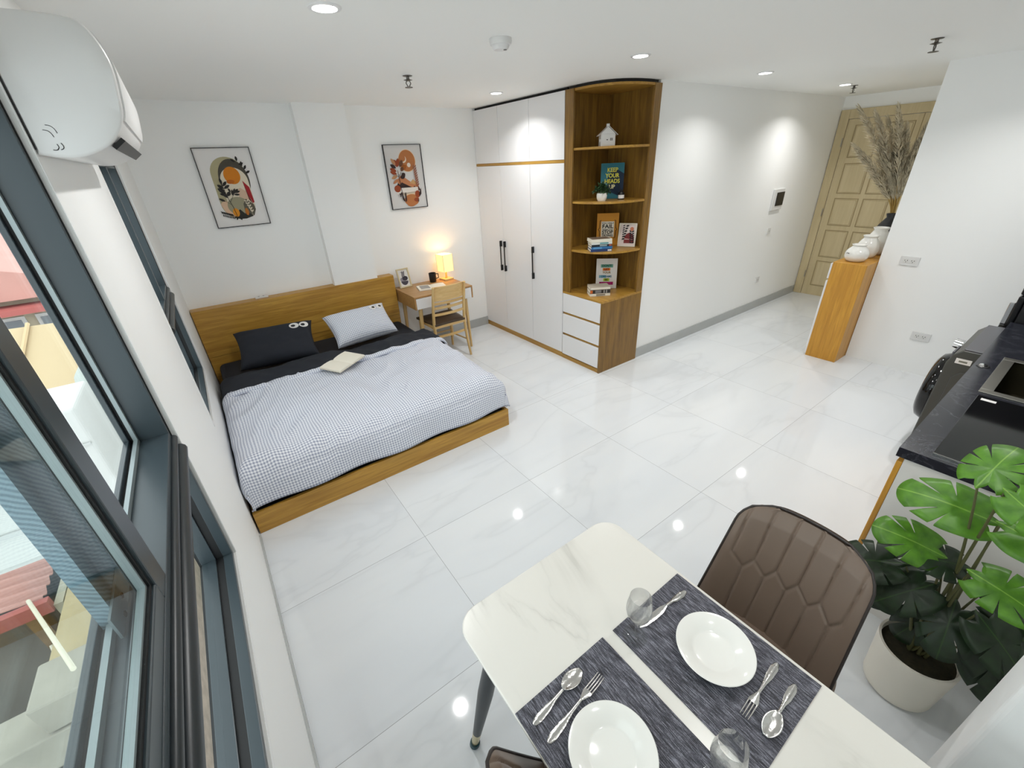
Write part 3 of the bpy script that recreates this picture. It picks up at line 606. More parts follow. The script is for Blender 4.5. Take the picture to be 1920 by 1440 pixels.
# small picture leaning on the desk
def leaning(name,label,cat,base,w_,h_,yaw,lean,fr=None,board='#e5e2dd',th=.012,group=None):
    """upright board leaning back; returns (thing, art matrix)"""
    t=thing(name,label,cat,base,0,group); t.rotation_euler=(0,0,math.radians(yaw)); R=RZ(yaw)
    INV[t]=(Matrix.Translation(base)@R).inverted()
    T=Matrix.Translation(base)@R@RX(-lean)          # local: x right, z up, front faces -y
    m=MB(T); m.box(-w_/2,w_/2,0,th,0.001,h_); m.build('board',flat('board '+board,board,.6),t)
    if fr:
        f,c=fr
        for q in ((-w_/2-f,-w_/2,0,h_+f),(w_/2,w_/2+f,0,h_+f),(-w_/2,w_/2,h_,h_+f)): pass
        m=MB(T)
        for q in ((-w_/2,-w_/2+f,0.001,h_),(w_/2-f,w_/2,0.001,h_),(-w_/2+f,w_/2-f,0.001,f),(-w_/2+f,w_/2-f,h_-f,h_)): m.box(q[0],q[1],-.008,0.0,q[2],q[3])
        m.build('frame',c,t)
    return t,T@Matrix(((1,0,0,0),(0,0,-1,-.0004),(0,1,0,h_/2),(0,0,0,1)))
t,T=leaning('framed_picture','small pale-framed picture leaning on the desk beside the headboard','picture',(2.03,4.595,.751),.148,.212,6,14,(.015,flat('pale frame wood','#cbbd98',.5)),'#dcd9d6')
A=Art(T); A.ell(0,-.03,.045,.048,'#4a4650',24,PI,2*PI).ell(-.02,-.012,.03,.022,'#8b8790').ell(.012,-.005,.034,.026,'#3c3842').line([(-.02,.0),(-.005,.05),(.0,.07)],.003,'#4a4650')
for k in range(5): A.leaf(-.008+.002*k,.012+.012*k,2.3,.022,.005,'#55515c'); A.leaf(-.004+.002*k,.012+.012*k,.8,.024,.005,'#55515c')
A.leaf(-.03,.06,1,.015,.004,'#8b8790'); A.build('print',t)
# ============================================================ DESK CHAIR (pale wood, dark seat)
ch=thing('wooden_chair','light wooden ladder-back chair with a dark brown seat pushed up to the desk','chair',(2.235,4.17,0))
def lp(*P): return [(a,b,c) for a,b,c in P]
cx0,cx1,yr,yf=-.2,.2,-.19,.21
for sx in (-1,1):
    m=MB(); m.tube([(sx*.20,-.205,0),(sx*.192,-.165,.22),(sx*.188,-.15,.44),(sx*.187,-.175,.62),(sx*.185,-.235,.865)],[.015,.019,.020,.019,.016],10,flat=.8); m.build('back_leg',M_ash,ch,world=False,smooth=40)
    m=MB(); m.tube([(sx*.19,.215,0),(sx*.19,.2,.42)],[.013,.019],12); m.build('front_leg',M_ash,ch,world=False,smooth=40)
m=MB()
def seat(u,v):
    a=(u-.5)*2; y=-.17+.40*v; w_=.195+.03*v; return (a*w_*(1-.04*(1-v)),y,.446+.012*(1-a*a)*(1-(2*v-1)**2)**.5)
m.grid(seat,16,16); m.build('seat',flat('dark brown seat leather','#4a3a2a',.45),ch,world=False,smooth=60,solid=.022)
m=MB(); m.box(-.19,.19,-.165,-.147,.395,.43); m.build('seat_rail',M_ash_x,ch,world=False,bevel=.003)
m=MB(); m.box(-.19,.19,.19,.208,.385,.425); m.build('seat_rail',M_ash_x,ch,world=False,bevel=.003)
for sx in (-1,1): m=MB(); m.box(sx*.182,sx*.2,-.147,.19,.39,.425); m.build('seat_rail',M_ash,ch,world=False,bevel=.003)
def slat(z0,z1,y0,bow,th=.016):
    mb=MB(); n=10
    def f(u,v,o): a=(u-.5)*2; return (a*.182,y0-bow*(1-a*a)+o-.03*(0),z0+(z1-z0)*v)
    vs=[];
    for o in (0,th):
        for v in (0,1):
            for k in range(n+1): p=f(k/n,v,o); vs.append((p[0],p[1]-(.09*(p[2]-.66) if p[2]>.6 else 0),p[2]))
    w_=n+1; fs=[]
    for k in range(n):
        fs+=[(k,k+1,w_+k+1,w_+k),(2*w_+k,3*w_+k,3*w_+k+1,2*w_+k+1),(k,2*w_+k,2*w_+k+1,k+1),(w_+k,w_+k+1,3*w_+k+1,3*w_+k)]
    fs+=[(0,w_,3*w_,2*w_),(n,2*w_+n,3*w_+n,w_+n)]
    mb.add(vs,fs); return mb
slat(.705,.862,-.195,.028).build('top_rail',M_ash_x,ch,world=False,smooth=40,bevel=.004)
for z in (.54,.61,.66): slat(z,z+.026,-.172-.0*(z),.026,.014).build('back_slat',M_ash_x,ch,world=False,smooth=40)
m=MB(); m.tube([(-.19,.208,.2),(0,.215,.2),(.19,.208,.2)],.009,8); m.build('stretcher',M_ash_x,ch,world=False,smooth=40)
for sx in (-1,1): m=MB(); m.tube([(sx*.192,-.165,.19),(sx*.19,.207,.16)],.009,8); m.build('stretcher',M_ash,ch,world=False,smooth=40)
slat(.285,.31,-.155,.02,.013).build('stretcher',M_ash_x,ch,world=False,smooth=40)
# ============================================================ WARDROBE
wd=thing('wardrobe','tall built-in white three-door wardrobe with upper cupboards','wardrobe',(3.45,3.96,0))
FX=3.171
m=MB(); m.box(FX+.02,3.742,3.2065,D-.003,.06,2.488); m.build('carcass',M_oak_z,wd)
m=MB(); m.box(FX+.006,3.742,3.2065,D-.003,.0,.0595); m.build('plinth',M_oak_y,wd)
m=MB(); m.box(FX+.001,FX+.0195,3.2065,D-.003,1.938,1.963); m.build('rail',M_oak_y,wd)
m=MB(); m.box(FX+.03,3.742,3.2065,D-.003,2.4885,H-.001); m.build('gap_shade_strip',M_dark,wd)  # near-black strip stands in for the shade in the gap below the ceiling
ys=[3.2075,3.716,4.243,D-.003]
def handle(par,y):
    h=[]
    m=MB(); m.box(FX-.028,FX-.018,y-.006,y+.006,.81,1.145); m.box(FX-.03,FX-.0005,y-.0075,y+.0075,1.085,1.15); m.box(FX-.03,FX-.0005,y-.0075,y+.0075,.805,.87); return m.build('handle',M_black,par,bevel=.001)
for i in range(3):
    a,b=ys[i]+.0022,ys[i+1]-.0022
    m=MB(); m.box(FX,FX+.0185,a,b,.062,1.936); d=m.build('door',M_white,wd,bevel=.001); handle(d,(3.675,4.205,4.282)[i])
    m=MB(); m.box(FX,FX+.0185,a,b,1.965,2.486); m.build('upper_door',M_white,wd,bevel=.001)
# ============================================================ OPEN CORNER SHELF
cs=thing('corner_shelf','tall oak open corner shelf with curved shelves above white drawers','shelf',(3.45,2.93,0))
SY0,SY1,SX1=2.65,3.205,3.744
m=MB(); m.box(FX,FX+.018,3.10,SY1-.0005,.757,2.487); m.build('front_post',M_oak_z,cs,bevel=.001)
m=MB(); m.box(FX+.0185,SX1,SY1-.016,SY1-.0005,.757,2.487); m.build('back_panel',M_oak_z,cs)
m=MB(); m.box(SX1-.016,SX1,SY0+.019,SY1-.0165,.757,2.487); m.build('back_panel',M_oak_z,cs)
m=MB(); m.box(3.655,SX1,SY0,SY0+.0185,.757,2.487); m.build('side_post',M_oak_z,cs,bevel=.001)
def shelfpoly(e=2.6,n=20):
    P=[(SX1-.0165,SY0+.0195),(SX1-.0165,SY1-.0165),(FX+.019,SY1-.0165),(FX+.019,3.0995)]
    x0,y0=3.654,3.0995
    for k in range(0,n+1):
        th=PI/2*k/n; P.append((x0-(x0-FX-.012)*math.cos(th)**(2/e),y0-(y0-SY0-.004)*math.sin(th)**(2/e)))
    return P
SP=shelfpoly()
for z in (1.175,1.608,2.041): m=MB(); m.prism(SP,z-.009,z+.009); m.build('shelf',M_oak_y,cs)
m=MB(); m.prism(SP,2.470,2.487); m.build('top_panel',M_oak_y,cs)
m=MB(); m.prism([(a+.012 if a<3.6 else a,b+.012 if b<3.0 else b) for a,b in SP],2.4875,H-.001); m.build('gap_shade_strip',M_dark,cs)  # same gap shade as a dark strip, following the curved top
m=MB(); m.box(FX,SX1,SY0,SY1-.0005,.737,.7565); m.build('chest_top',M_oak_y,cs,bevel=.001)
m=MB(); m.box(FX,SX1,SY0,SY0+.018,.0,.7365); m.build('chest_side',M_oak_z,cs)
m=MB(); m.box(FX+.02,SX1,SY0+.0185,SY1-.0005,.04,.7365); m.build('chest_body',M_oak_y,cs)
m=MB(); m.box(FX+.004,FX+.0195,SY0+.0185,SY1-.0005,0,.04); m.build('plinth',M_oak_y,cs)
for z0,z1 in ((.052,.276),(.302,.512),(.536,.735)): m=MB(); m.box(FX-.001,FX+.0195,SY0+.019,SY1-.003,z0,z1); m.build('drawer',M_white,cs,bevel=.004,bseg=2)
# ---- things on the shelves
def box_thing(mb): pass
t=thing('house_ornament','white metal house-shaped lantern on the topmost shelf of the corner unit','ornament',(3.385,2.90,2.05),math.radians(-35))
hw=.062
m=MB(); m.box(-hw,hw,-.045,.045,.0005,.092); m.prism([(-hw,.0925),(hw,.0925),(0,.145)],-.045,.045,lambda a,b,c:(a,c,b)); m.build('house_body',M_whiteplastic,t,world=False,bevel=.001)
for sx in (-1,1): m=MB(); m.add([(0,-.053,.150),(0,.053,.150),(sx*.082,.053,.0805),(sx*.082,-.053,.0805)],[(0,1,2,3)]); m.build('roof_panel',M_whiteplastic,t,world=False,solid=.003)
m=MB(); m.box(.004-.012,.004+.012,-.012,.012,.140,.168); m.build('chimney',M_whiteplastic,t,world=False)
m=MB(); m.box(-.046,.05,-.0485,-.0455,.008,.085); d=m.build('door_panel',M_whiteplastic,t,world=False,bevel=.0008)
for zz in (.052,.062): 
    for xx in (.018,.030): m=MB(); m.box(xx,xx+.008,-.0492,-.0486,zz-.01,zz-.002); m.build('window_opening',M_black,d,world=False)
m=MB(); m.prism([(-.010,.048),(-.004,.054),(-.01,.058),(-.0125,.0555),(-.015,.058),(-.02,.054)],-.0492,-.0486,lambda a,b,c:(a+.004,c,b-.005)); m.build('heart_opening',M_black,d,world=False)
m=MB(); m.box(-.0715,-.0625,-.04,-.025,.034,.054); m.build('latch',M_whiteplastic,t,world=False)
YW=-44
t,T=leaning('poster_board','teal mountain poster with yellow lettering on the shelf below the house','poster',(3.545,2.955,1.6175),.21,.30,YW,4,None,'#1e6d7c',.008)
A=Art(T); A.poly([(.105,.06),(.03,.105),(-.02,.07),(-.06,-.02),(-.105,-.06),(-.105,-.15),(-.02,-.09),(.06,-.125),(.105,-.14)],'#182a40').poly([(-.105,-.0),(-.06,.0),(-.04,-.03),(-.08,-.035),(-.105,-.05)],'#5d93a0').poly([(.105,-.075),(-.0,-.02),(-.03,-.06),(.05,-.11),(.105,-.13)],'#132236')
for i,(s_,c) in enumerate((('KEEP','#d8d454'),('YOUR','#d8d454'),('HEADS','#d8d454'),('UP','#e2dfb0'))): A.text(s_,-.0,.092-.047*i,.049,c,2.2,.92)
A.build('print',t)
t=thing('potted_plant','small bushy green plant in a round white pot on the shelf with the teal poster','plant',(3.33,2.875,1.617))
m=MB(); m.lathe([(0,.001),(.034,.001),(.044,.02),(.047,.045),(.044,.066),(.040,.066),(.038,.055),(0,.052)],(3.33,2.875,1.617),28); m.build('pot',M_porc,t,smooth=45)
m=MB()
for k in range(300):
    th=rnd.uniform(0,2*PI); ph=rnd.uniform(.05,1.75); r=rnd.uniform(.03,.082); p=Vector((r*math.sin(ph)*math.cos(th),r*math.sin(ph)*math.sin(th),.085+r*math.cos(ph)*.75)); q=RZ(rnd.uniform(0,360))@RX(rnd.uniform(-70,70)); L=rnd.uniform(.020,.032); w_=L*.33
    m.add([Vector((3.33,2.875,1.617))+p+(q.to_3x3()@Vector(c)) for c in ((0,0,0),(w_,L*.5,.003),(0,L,0),(-w_,L*.5,.003))],[(0,1,2,3)])
m.build('foliage',flat('dark bushy green','#274a22',.6,var=.4,bscale=30),t); m=MB(); m.cyl((3.33,2.875,1.67),(3.33,2.875,1.73),.006,.003,8); m.build('stem',M_stem,t)
t=thing('diffuser_bottle','black bottle with a blank white label beside the teal poster','bottle',(3.515,2.81,1.617))
m=MB(); m.lathe([(0,.001),(.026,.001),(.028,.004),(.028,.055),(.022,.064),(.010,.067),(.010,.08),(.0,.08)],(3.515,2.81,1.617),24); m.build('glass_body',M_blackpl,t,smooth=40)
m=MB(); m.add([(3.515+.0285*math.cos(a),2.81+.0285*math.sin(a),z) for z in (1.628,1.657) for a in [math.radians(225+d) for d in range(-75,76,10)]],[(k,k+1,16+k+1,16+k) for k in range(15)]); m.build('label',M_paperw,t)
for a,b in ((.012,.05),(-.014,.035),(.02,-.02)): m=MB(); m.cyl((3.515,2.81,1.66),(3.515+a,2.81+b,1.755),.0015,n=6); m.build('reed_stick',M_black,t)
t,T=leaning('poster_board','mustard yellow poster reading YOU ONLY FAIL WHEN YOU STOP TRYING','poster',(3.56,2.99,1.1845),.21,.30,YW,4,None,'#c9891d',.008)
A=Art(T); A.rect(-.062,.062,-.07,.074,'#e9e4d4')
for i,(s_,z,sx) in enumerate((('YOU ONLY',.021,1.1),('FAIL',.050,1.15),('WHEN YOU',.017,1.1),('STOP',.044,1.0),('TRYING',.027,1.1))): A.text(s_,0,(.058,.028,-.001,-.026,-.056)[i],z,'#1c1a18',2.0,sx)
for sx in (-1,1): A.line([(sx*.062,.085),(sx*.075,.082),(sx*.077,.03),(sx*.079,.012),(sx*.090,.0),(sx*.079,-.012),(sx*.077,-.03),(sx*.075,-.075),(sx*.062,-.08)],.006,'#2a231c')
A.build('print',t)
t,T=leaning('framed_picture','small white-framed print of a red hill leaning at the right end of the shelf','picture',(3.625,2.80,1.1845),.17,.215,-62,13,(.012,flat('white frame wood','#dcd6c6',.5)),'#d9cbc6')
A=Art(T); A.ell(.038,.055,.018,.019,'#c57a5c').ell(.02,-.04,.048,.06,'#7a2e2e',24,0,PI).rect(-.028,.068,-.075,-.04,'#7a2e2e')
for k in range(6): A.leaf(-.02-.006*k,.08-.024*k,.25,.03,.007,'#1d1b1f'); A.leaf(-.05,.08-.02*k,.5,.024,.005,'#1d1b1f'); A.leaf(.05-.002*k,-.075+.02*k,2.5,.03,.006,'#1d1b1f'); A.leaf(.05-.002*k,-.075+.02*k,.6,.028,.006,'#1d1b1f')
A.build('print',t)
t,T=leaning('poster_board','white poster with multicoloured lettering behind the lowest stack of books','poster',(3.545,2.955,.758),.21,.30,YW,4,None,'#e2e0dc',.008)
A=Art(T); A.rect(-.06,.062,.062,.094,'#6aa593').rect(-.04,.036,.03,.058,'#d8792b').rect(-.075,-.005,-.042,-.014,'#7fb0c0').rect(-.03,.03,-.076,-.046,'#aebf3c').rect(-.07,.07,-.113,-.082,'#a11a5f')
for s_,y,z,c in (("DON'T",.078,.030,'#1f4a3d'),('LET',.044,.030,'#7a1f1a'),('YOUR',.012,.030,'#8b6a16'),('DREAMS',-.028,.028,'#276a8b'),('BE',-.061,.030,'#4c5a14'),('DREAMS',-.0975,.026,'#c02f7c')): A.text(s_,0,y,z,c,2.0)
A.build('print',t)
def book(label,base,w_,h_,th,rz,cover,pages='#e8e1d0',group='paperbacks stacked on the corner shelf',spine=None):
    """closed book lying flat: spine along local x at -y"""
    t=thing('book',label,'book',base,math.radians(rz),group)
    c=flat('book cover '+cover,cover,.5)
    m=MB(); m.box(-w_/2,w_/2,-h_/2,h_/2,th-.002,th); m.box(-w_/2,w_/2,-h_/2,h_/2,.0004,.0024); m.box(-w_/2,w_/2,-h_/2,-h_/2+.002,.0024,th-.002); cv=m.build('cover',c,t,world=False)
    m=MB(); m.box(-w_/2+.002,w_/2-.003,-h_/2+.0022,h_/2-.004,.0026,th-.0022); m.build('pages',flat('book pages '+pages,pages,.8),t,world=False)
    if spine:
        for a,b,col in spine: m=MB(); m.box(-w_/2+a*w_,-w_/2+b*w_,-h_/2-.0006,-h_/2-.0001,.004,th-.004); m.build('spine_label',flat('spine ink '+col,col,.5),cv,world=False)
    return cv
z=1.1845
for i,(lb,th,c,sp2,dx,w_) in enumerate((('white paperback with a navy spine band, bottom of the upper book stack',.022,'#1f3566',[(.8,.98,'#e0e3e8')],0,.20),('blue book second from the bottom of the upper book stack',.022,'#2f6fa5',[(.1,.5,'#5b97c4')],.004,.20),('dark navy book in the middle of the upper book stack',.020,'#16222c',[(.4,.75,'#8fa8ac'),(.85,.97,'#b0563a')],0,.195),('white book with a teal spine stripe under the top of the upper stack',.020,'#d9dcd8',[(.4,.82,'#4c9296')],-.002,.195),('white-spined paperback with a brown cover on top of the upper stack',.026,'#dedacb',None,-.008,.2))):
    cv=book(lb,(3.325+dx,2.865,z),w_,.14,th,-33+i*1.3,c,spine=sp2)
    if i==4: m=MB(); m.box(-.088,.09,-.06,.062,th+.0001,th+.0005); m.build('cover_picture',flat('brown cover picture','#7d6a58',.5,var=.4,bscale=25),cv,world=False)
    z+=th+.0006
z=.758
for lb,th,c,sp2 in (('white book at the bottom of the lower book stack',.026,'#dcd8cc',[(.3,.75,'#8a8578')]),('black and orange spined book in the middle of the lower book stack',.036,'#2b2a2b',[(.0,.12,'#c8662c'),(.25,.55,'#77787a'),(.66,.72,'#9a9a9a'),(.78,.84,'#9a9a9a')]),('grey-covered book on top of the lower book stack',.026,'#b9b0a0',[(.02,.98,'#e3dfd4')])):
    book(lb,(3.335,2.86,z),.20,.14,th,-32,c,spine=sp2); z+=th+.0006
# ============================================================ HALL: meter box, sockets, cabinet, vases, pampas
t=thing('breaker_box','white electric breaker box with a dark cover on the hall wall','breaker box',(6.25,HY,1.29))
m=MB(); m.box(6.125,6.385,HY-.022,HY-.0005,1.285,1.53); m.build('box_body',M_whiteplastic,t,bevel=.006)
m=MB(); m.box(6.19,6.375,HY-.03,HY-.0225,1.335,1.49); m.build('dark_cover',M_blackpl,t,bevel=.003)
def wallplate_h(x,z,w_,label,name='light_switch'):
    t=thing(name,label,'switch' if name=='light_switch' else 'socket',(x,HY,z)); m=MB(); m.box(x-w_/2,x+w_/2,HY-.010,HY-.0005,z-.04,z+.04); m.build('plate',M_whiteplastic,t,bevel=.003)
    m=MB(); m.box(x-.014,x+.014,HY-.013,HY-.0105,z-.012,z+.012); m.build('button' if name=='light_switch' else 'socket_face',flat('soft grey plastic','#c9c9c6',.4),t)
wallplate_h(6.222,1.035,.09,'small white light switch on the hall wall under the breaker box')
wallplate_h(6.215,.414,.085,'small white wall plate low on the hall wall above the skirting','wall_socket')
def outlet(y,z,label):
    t=thing('wall_socket',label,'socket',(PX,y,z),group='double sockets on the white corner wall')
    m=MB(); m.box(PX-.010,PX-.0005,y-.068,y+.068,z-.04,z+.04); m.build('plate',M_whiteplastic,t,bevel=.003)
    for dy in (-.024,.024):
        m=MB(); m.box(PX-.0125,PX-.0105,y+dy-.02,y+dy+.02,z-.016,z+.016); f=m.build('socket_face',flat('socket face plastic','#dcdcd9',.4),t)
        for q,(a,b) in enumerate(((-.009,.005),(.009,.005),(0,-.008))): m=MB(); m.box(PX-.0129,PX-.0126,y+dy+a-.002,y+dy+a+.002,z+b-.005,z+b+.004); m.build('socket_slot',M_blackpl,f)
outlet(1.03,1.012,'white double socket on the corner wall above the oak cabinet top'); outlet(.748,.362,'white double socket low on the corner wall beside the washing machine')
sc=thing('shoe_cabinet','tall narrow amber oak cabinet with white fronts against the end of the corner wall','cabinet',(5.78,1.40,0))
m=MB(); m.box(5.147,6.40,PY+.004,1.527,.0,.978); m.build('carcass',M_oak_cab,sc,bevel=.002)
for i in range(2):
    a,b=5.152+.624*i,5.152+.624*i+.618
    for z0,z1 in ((.02,.795),(.815,.962)): m=MB(); m.box(a,b,1.5275,1.546,z0,z1); m.build('door' if z0<.1 else 'drawer',M_white,sc,bevel=.004)
def vase(name,label,x,y,prof,mat,group=None,mark=False):
    t=thing(name,label,'vase',(x,y,.978),group=group); m=MB(); m.lathe([(r,z+.0008) for r,z in prof],(x,y,.978),32); m.build('vase_body',mat,t,smooth=60); return t
def vprof(R,h,rn,base=.5):
    P=[(0,0),(R*base,0)]
    for k in range(1,13): q=k/13; P.append((R*(base+(1-base)*math.sin(PI*min(1,q*1.15+.05))**.8) if q<.5 else rn+(R-rn)*max(0,math.cos((q-.5)/.5*PI/2))**.75,h*.86*q))
    P+=[(rn,h*.90),(rn*1.25,h*.985),(rn*1.2,h),(rn*.95,h*.985),(rn*.8,h*.9),(0,h*.88)]; return P
v1_=vase('vase','shortest round white vase at the front of the row on the oak cabinet',5.30,1.405,vprof(.095,.155,.048,.62),M_porc,'white vases on the oak cabinet')
m=MB(); m.tube([(5.30-.0945,1.44,1.058),(5.30-.09,1.455,1.062),(5.30-.085,1.465,1.058)],.003,6); m.build('printed_mark',flat('grey mark','#55555a',.5),v1_)
vase('vase','middle-height white vase between the two others on the oak cabinet',5.545,1.405,vprof(.092,.205,.052,.65),M_porc,'white vases on the oak cabinet')
vase('vase','tallest white vase of the row beside the black pampas vase',5.76,1.40,vprof(.095,.255,.055,.65),M_porc,'white vases on the oak cabinet')
vase('floor_vase','black narrow-necked vase holding the pampas grass','black',0,0,[(0,0)],M_black) if False else None
vb=vase('vase','black narrow-necked vase that holds the pampas grass',5.985,1.405,vprof(.115,.36,.045,.6),M_black)
M_pampas=flat('beige pampas fluff','#dacfb4',.95,var=.35,bscale=14); M_pamst=flat('straw stalk','#a98a48',.7)
def pampas(i,dx,dy,top,fl,label,ph0):
    bx,by,bz=5.985+dx*.04,1.405+dy*.05,1.345
    tip=Vector((5.985+dx,1.405+dy,top)); base=Vector((bx,by,bz))
    t=thing('pampas_grass_stem',label,'dried grass',tuple(base),group='dried pampas stems in the black vase')
    def cur(q): 
        p=base.lerp(tip,q); s_=math.sin(q*PI*.5); return Vector((base.x+(tip.x-base.x)*q**1.35,base.y+(tip.y-base.y)*q**1.35,base.z+(tip.z-base.z)*q))
    m=MB(); m.tube([cur(k/10) for k in range(11)],[.006-.0004*k for k in range(11)],6); m.build('stalk',M_pamst,t,smooth=60)
    m=MB(); rr=random.Random(100+i); vs=[];fs=[]
    for k in range(1000):
        q=fl+(1-fl)*rr.random()**.9; p=cur(q); d=(cur(min(1,q+.02))-cur(q-.02)).normalized(); u=(q-fl)/(1-fl); R=.066*math.sin(PI*min(1,u*.8+.16))**.7
        th=rr.uniform(0,2*PI); side=Vector((math.cos(th),math.sin(th),0)); side=(side-d*side.dot(d)).normalized(); L=rr.uniform(.05,.10)*(1.2-u*.5)
        e=p+side*R*rr.uniform(.5,1.15)+d*L; mid=p+side*R*.55+d*L*.4; wv=d.cross(side)*rr.uniform(.0022,.0042)
        o=len(vs); vs+=[p-wv*.5,p+wv*.5,mid-wv,mid+wv,e+Vector((0,0,-.012))]; fs+=[(o,o+1,o+3,o+2),(o+2,o+3,o+4)]
    m.add(vs,fs); m.build('plume',M_pampas,t)
for i,(dx,dy,top,fl,lb) in enumerate(((-.30,.46,2.27,.22,'tallest pale plume, leftmost of the pampas grass'),(-.26,.33,2.22,.2,'pampas plume just right of the leftmost pale one'),(-.34,.40,1.96,.2,'short pampas plume leaning out lowest to the left'),(-.10,.27,2.17,.22,'dark pampas plume between the pale pair and the tall middle one'),(-.26,.17,2.25,.24,'upright tall pampas plume in the middle against the door top'),(-.12,.10,2.10,.22,'pampas plume right of the tall upright one'),(-.05,.0,1.95,.22,'shorter pampas plume second from the corner wall'),(-.10,-.04,2.10,.22,'pampas plume half hidden by the corner wall'),(-.16,.24,1.93,.18,'inner pampas plume low in the bunch'),(-.06,.14,1.90,.18,'inner pampas plume in front of the middle one'))): pampas(i,dx,dy,top,fl,lb,i)
# ============================================================ KITCHEN
kc=thing('kitchen_cabinet','white base cabinet with thin oak door edges under the black worktop','cabinet',(3.0,-.1,0))
m=MB(); m.box(2.283,2.301,YN+.002,.186,.0,.839); m.build('end_panel',flat('off-white board','#e2dfda',.45),kc)
m=MB(); m.box(2.3015,3.74,YN+.002,.186,.07,.69); m.build('carcass',M_white,kc)
m=MB(); m.box(2.3015,3.74,YN+.02,.13,.0,.0695); m.build('plinth',M_dark,kc)
for i in range(3): a=2.284+.486*i; m=MB(); m.box(a,a+.482,.187,.206,.075,.815); m.build('door',M_oak_cab,kc,bevel=.002)
wt=thing('worktop','long black marble worktop with a pale speckled front edge','worktop',(3.3,-.1,.84))
# slab with a sink cut-out
SX0,SX1_,SYA,SYB=3.085,3.655,-.30,.118
m=MB()
for q in ((2.272,SX0,YN+.002,.214),(SX1_,4.43,YN+.002,.214),(SX0,SX1_,YN+.002,SYA),(SX0,SX1_,SYB,.214)): m.box(q[0],q[1],q[2],q[3],.8405,.883)
m.build('slab',M_bmarble,wt)
sk=thing('kitchen_sink','stainless steel sink set in the black worktop','sink',(3.37,-.1,.70))
m=MB(); ring_=lambda mb,a,b,c,d,z0,z1,t:(mb.box(a,a+t,c,d,z0,z1),mb.box(b-t,b,c,d,z0,z1),mb.box(a+t,b-t,c,c+t,z0,z1),mb.box(a+t,b-t,d-t,d,z0,z1))
ring_(m,SX0-.012,SX1_+.012,SYA-.012,SYB+.012,.8835,.8875,.045); m.build('rim',M_brush,sk,bevel=.001)
m=MB(); ring_(m,SX0+.004,SX1_-.004,SYA+.004,SYB-.004,.70,.8832,.004); m.box(SX0+.004,SX1_-.004,SYA+.004,SYB-.004,.695,.6999); m.build('basin',flat('dark satin steel','#4b4636',.5,.8),sk)
hb=thing('induction_hob','black glass induction hob with a thin silver edge beside the sink','hob',(2.67,-.1,.8835))
m=MB(); m.box(2.312,3.02,-.30,.122,.8835,.8895); m.build('glass_plate',flat('black hob glass','#07070a',.06),hb,bevel=.002)
m=MB(); m.box(2.3085,2.3118,-.30,.122,.8835,.891); m.build('silver_edge',M_steel,hb)
m=MB(); m.box(2.965,2.99,.055,.105,.8896,.8899); m.build('sticker',M_paperw,hb)
t=thing('tap_hole_cap','small chrome cap on the worktop between the sink and its front edge','cap',(3.447,.176,.8835)); m=MB(); m.lathe([(0,.012),(.016,.010),(.02,.0),(0,0)],(3.447,.176,.8835),18); m.build('cap',M_chrome,t,smooth=40)
m=MB(); m.lathe([(.021,.004),(.027,.002),(.028,0),(.021,0)],(3.447,.176,.8835),18); m.build('collar',M_blackpl,t)
wm=thing('washing_machine','dark graphite front-loading washing machine at the end of the worktop','washing machine',(4.1,.05,0))
m=MB()
P=[(-.30,.002),(.335,.002),(.352,.06),(.352,.74),(.335,.80),(.30,.838),(-.30,.838)]
m.prism(P,3.785,4.41,lambda a,b,c:(c,a,b)); m.build('cabinet_body',M_wm,wm,bevel=.008,bseg=3)
m=MB(); m.box(3.787,4.408,.217,.30,.8385,.846); m.build('top_panel',M_wmt,wm,bevel=.003)
m=MB(); m.prism([(.06,.10),(.30,.10),(.30,.66),(.27,.70),(.10,.70),(.06,.66)],3.7775,3.7845,lambda a,b,c:(c,a,b)); m.build('side_relief',M_wm,wm,bevel=.004)
m=MB(); m.prism([(.255,.752),(.325,.752),(.325,.785),(.255,.785)],3.7825,3.7845,lambda a,b,c:(c,a-.01,b)); st=m.build('sticker',M_paperw,wm)
m=MB(); m.box(3.7818,3.7824,.262,.30,.762,.773); m.build('sticker_print',flat('grey sticker print','#7b7b70',.6),st)
m=MB(); R_=.235; c_=Vector((4.085,.353,.46))
prof_=[(.235,0),(.24,.02),(.225,.052),(.19,.07),(.10,.078),(0,.080)]
n=40; vs=[];fs=[]
for r,h in prof_:
    for k in range(n): th=2*PI*k/n; vs.append((c_.x+r*math.cos(th),c_.y+h,c_.z+r*math.sin(th)))
for a in range(len(prof_)-1):
    for k in range(n): fs.append((a*n+k,a*n+(k+1)%n,(a+1)*n+(k+1)%n,(a+1)*n+k))
m.add(vs,fs); m.build('door',flat('glossy black door glass','#060607',.08),wm,smooth=50)
m=MB(); m.cyl((4.085,.345,.775),(4.085,.385,.782),.034,.03,24); m.build('program_dial',M_chrome,wm,smooth=40)
m=MB(); m.box(3.84,3.98,.338,.349,.755,.80); m.build('detergent_drawer',M_wmt,wm,bevel=.003)
t=thing('refrigerator','black refrigerator just past the washing machine at the right edge','refrigerator',(4.75,-.08,0))
m=MB(); m.box(4.44,5.05,YN+.02,.20,.0,1.62); m.build('cabinet_body',M_blackpl,t,bevel=.006)
for z0,z1 in ((.05,1.05),(1.06,1.615)): m=MB(); m.box(4.44,5.05,.2005,.235,z0,z1); m.build('door',flat('gloss black door','#0b0b0d',.2),t,bevel=.008)
m=MB(); m.box(4.46,4.475,.236,.262,.75,1.0); m.build('handle',M_chrome,t,bevel=.003)
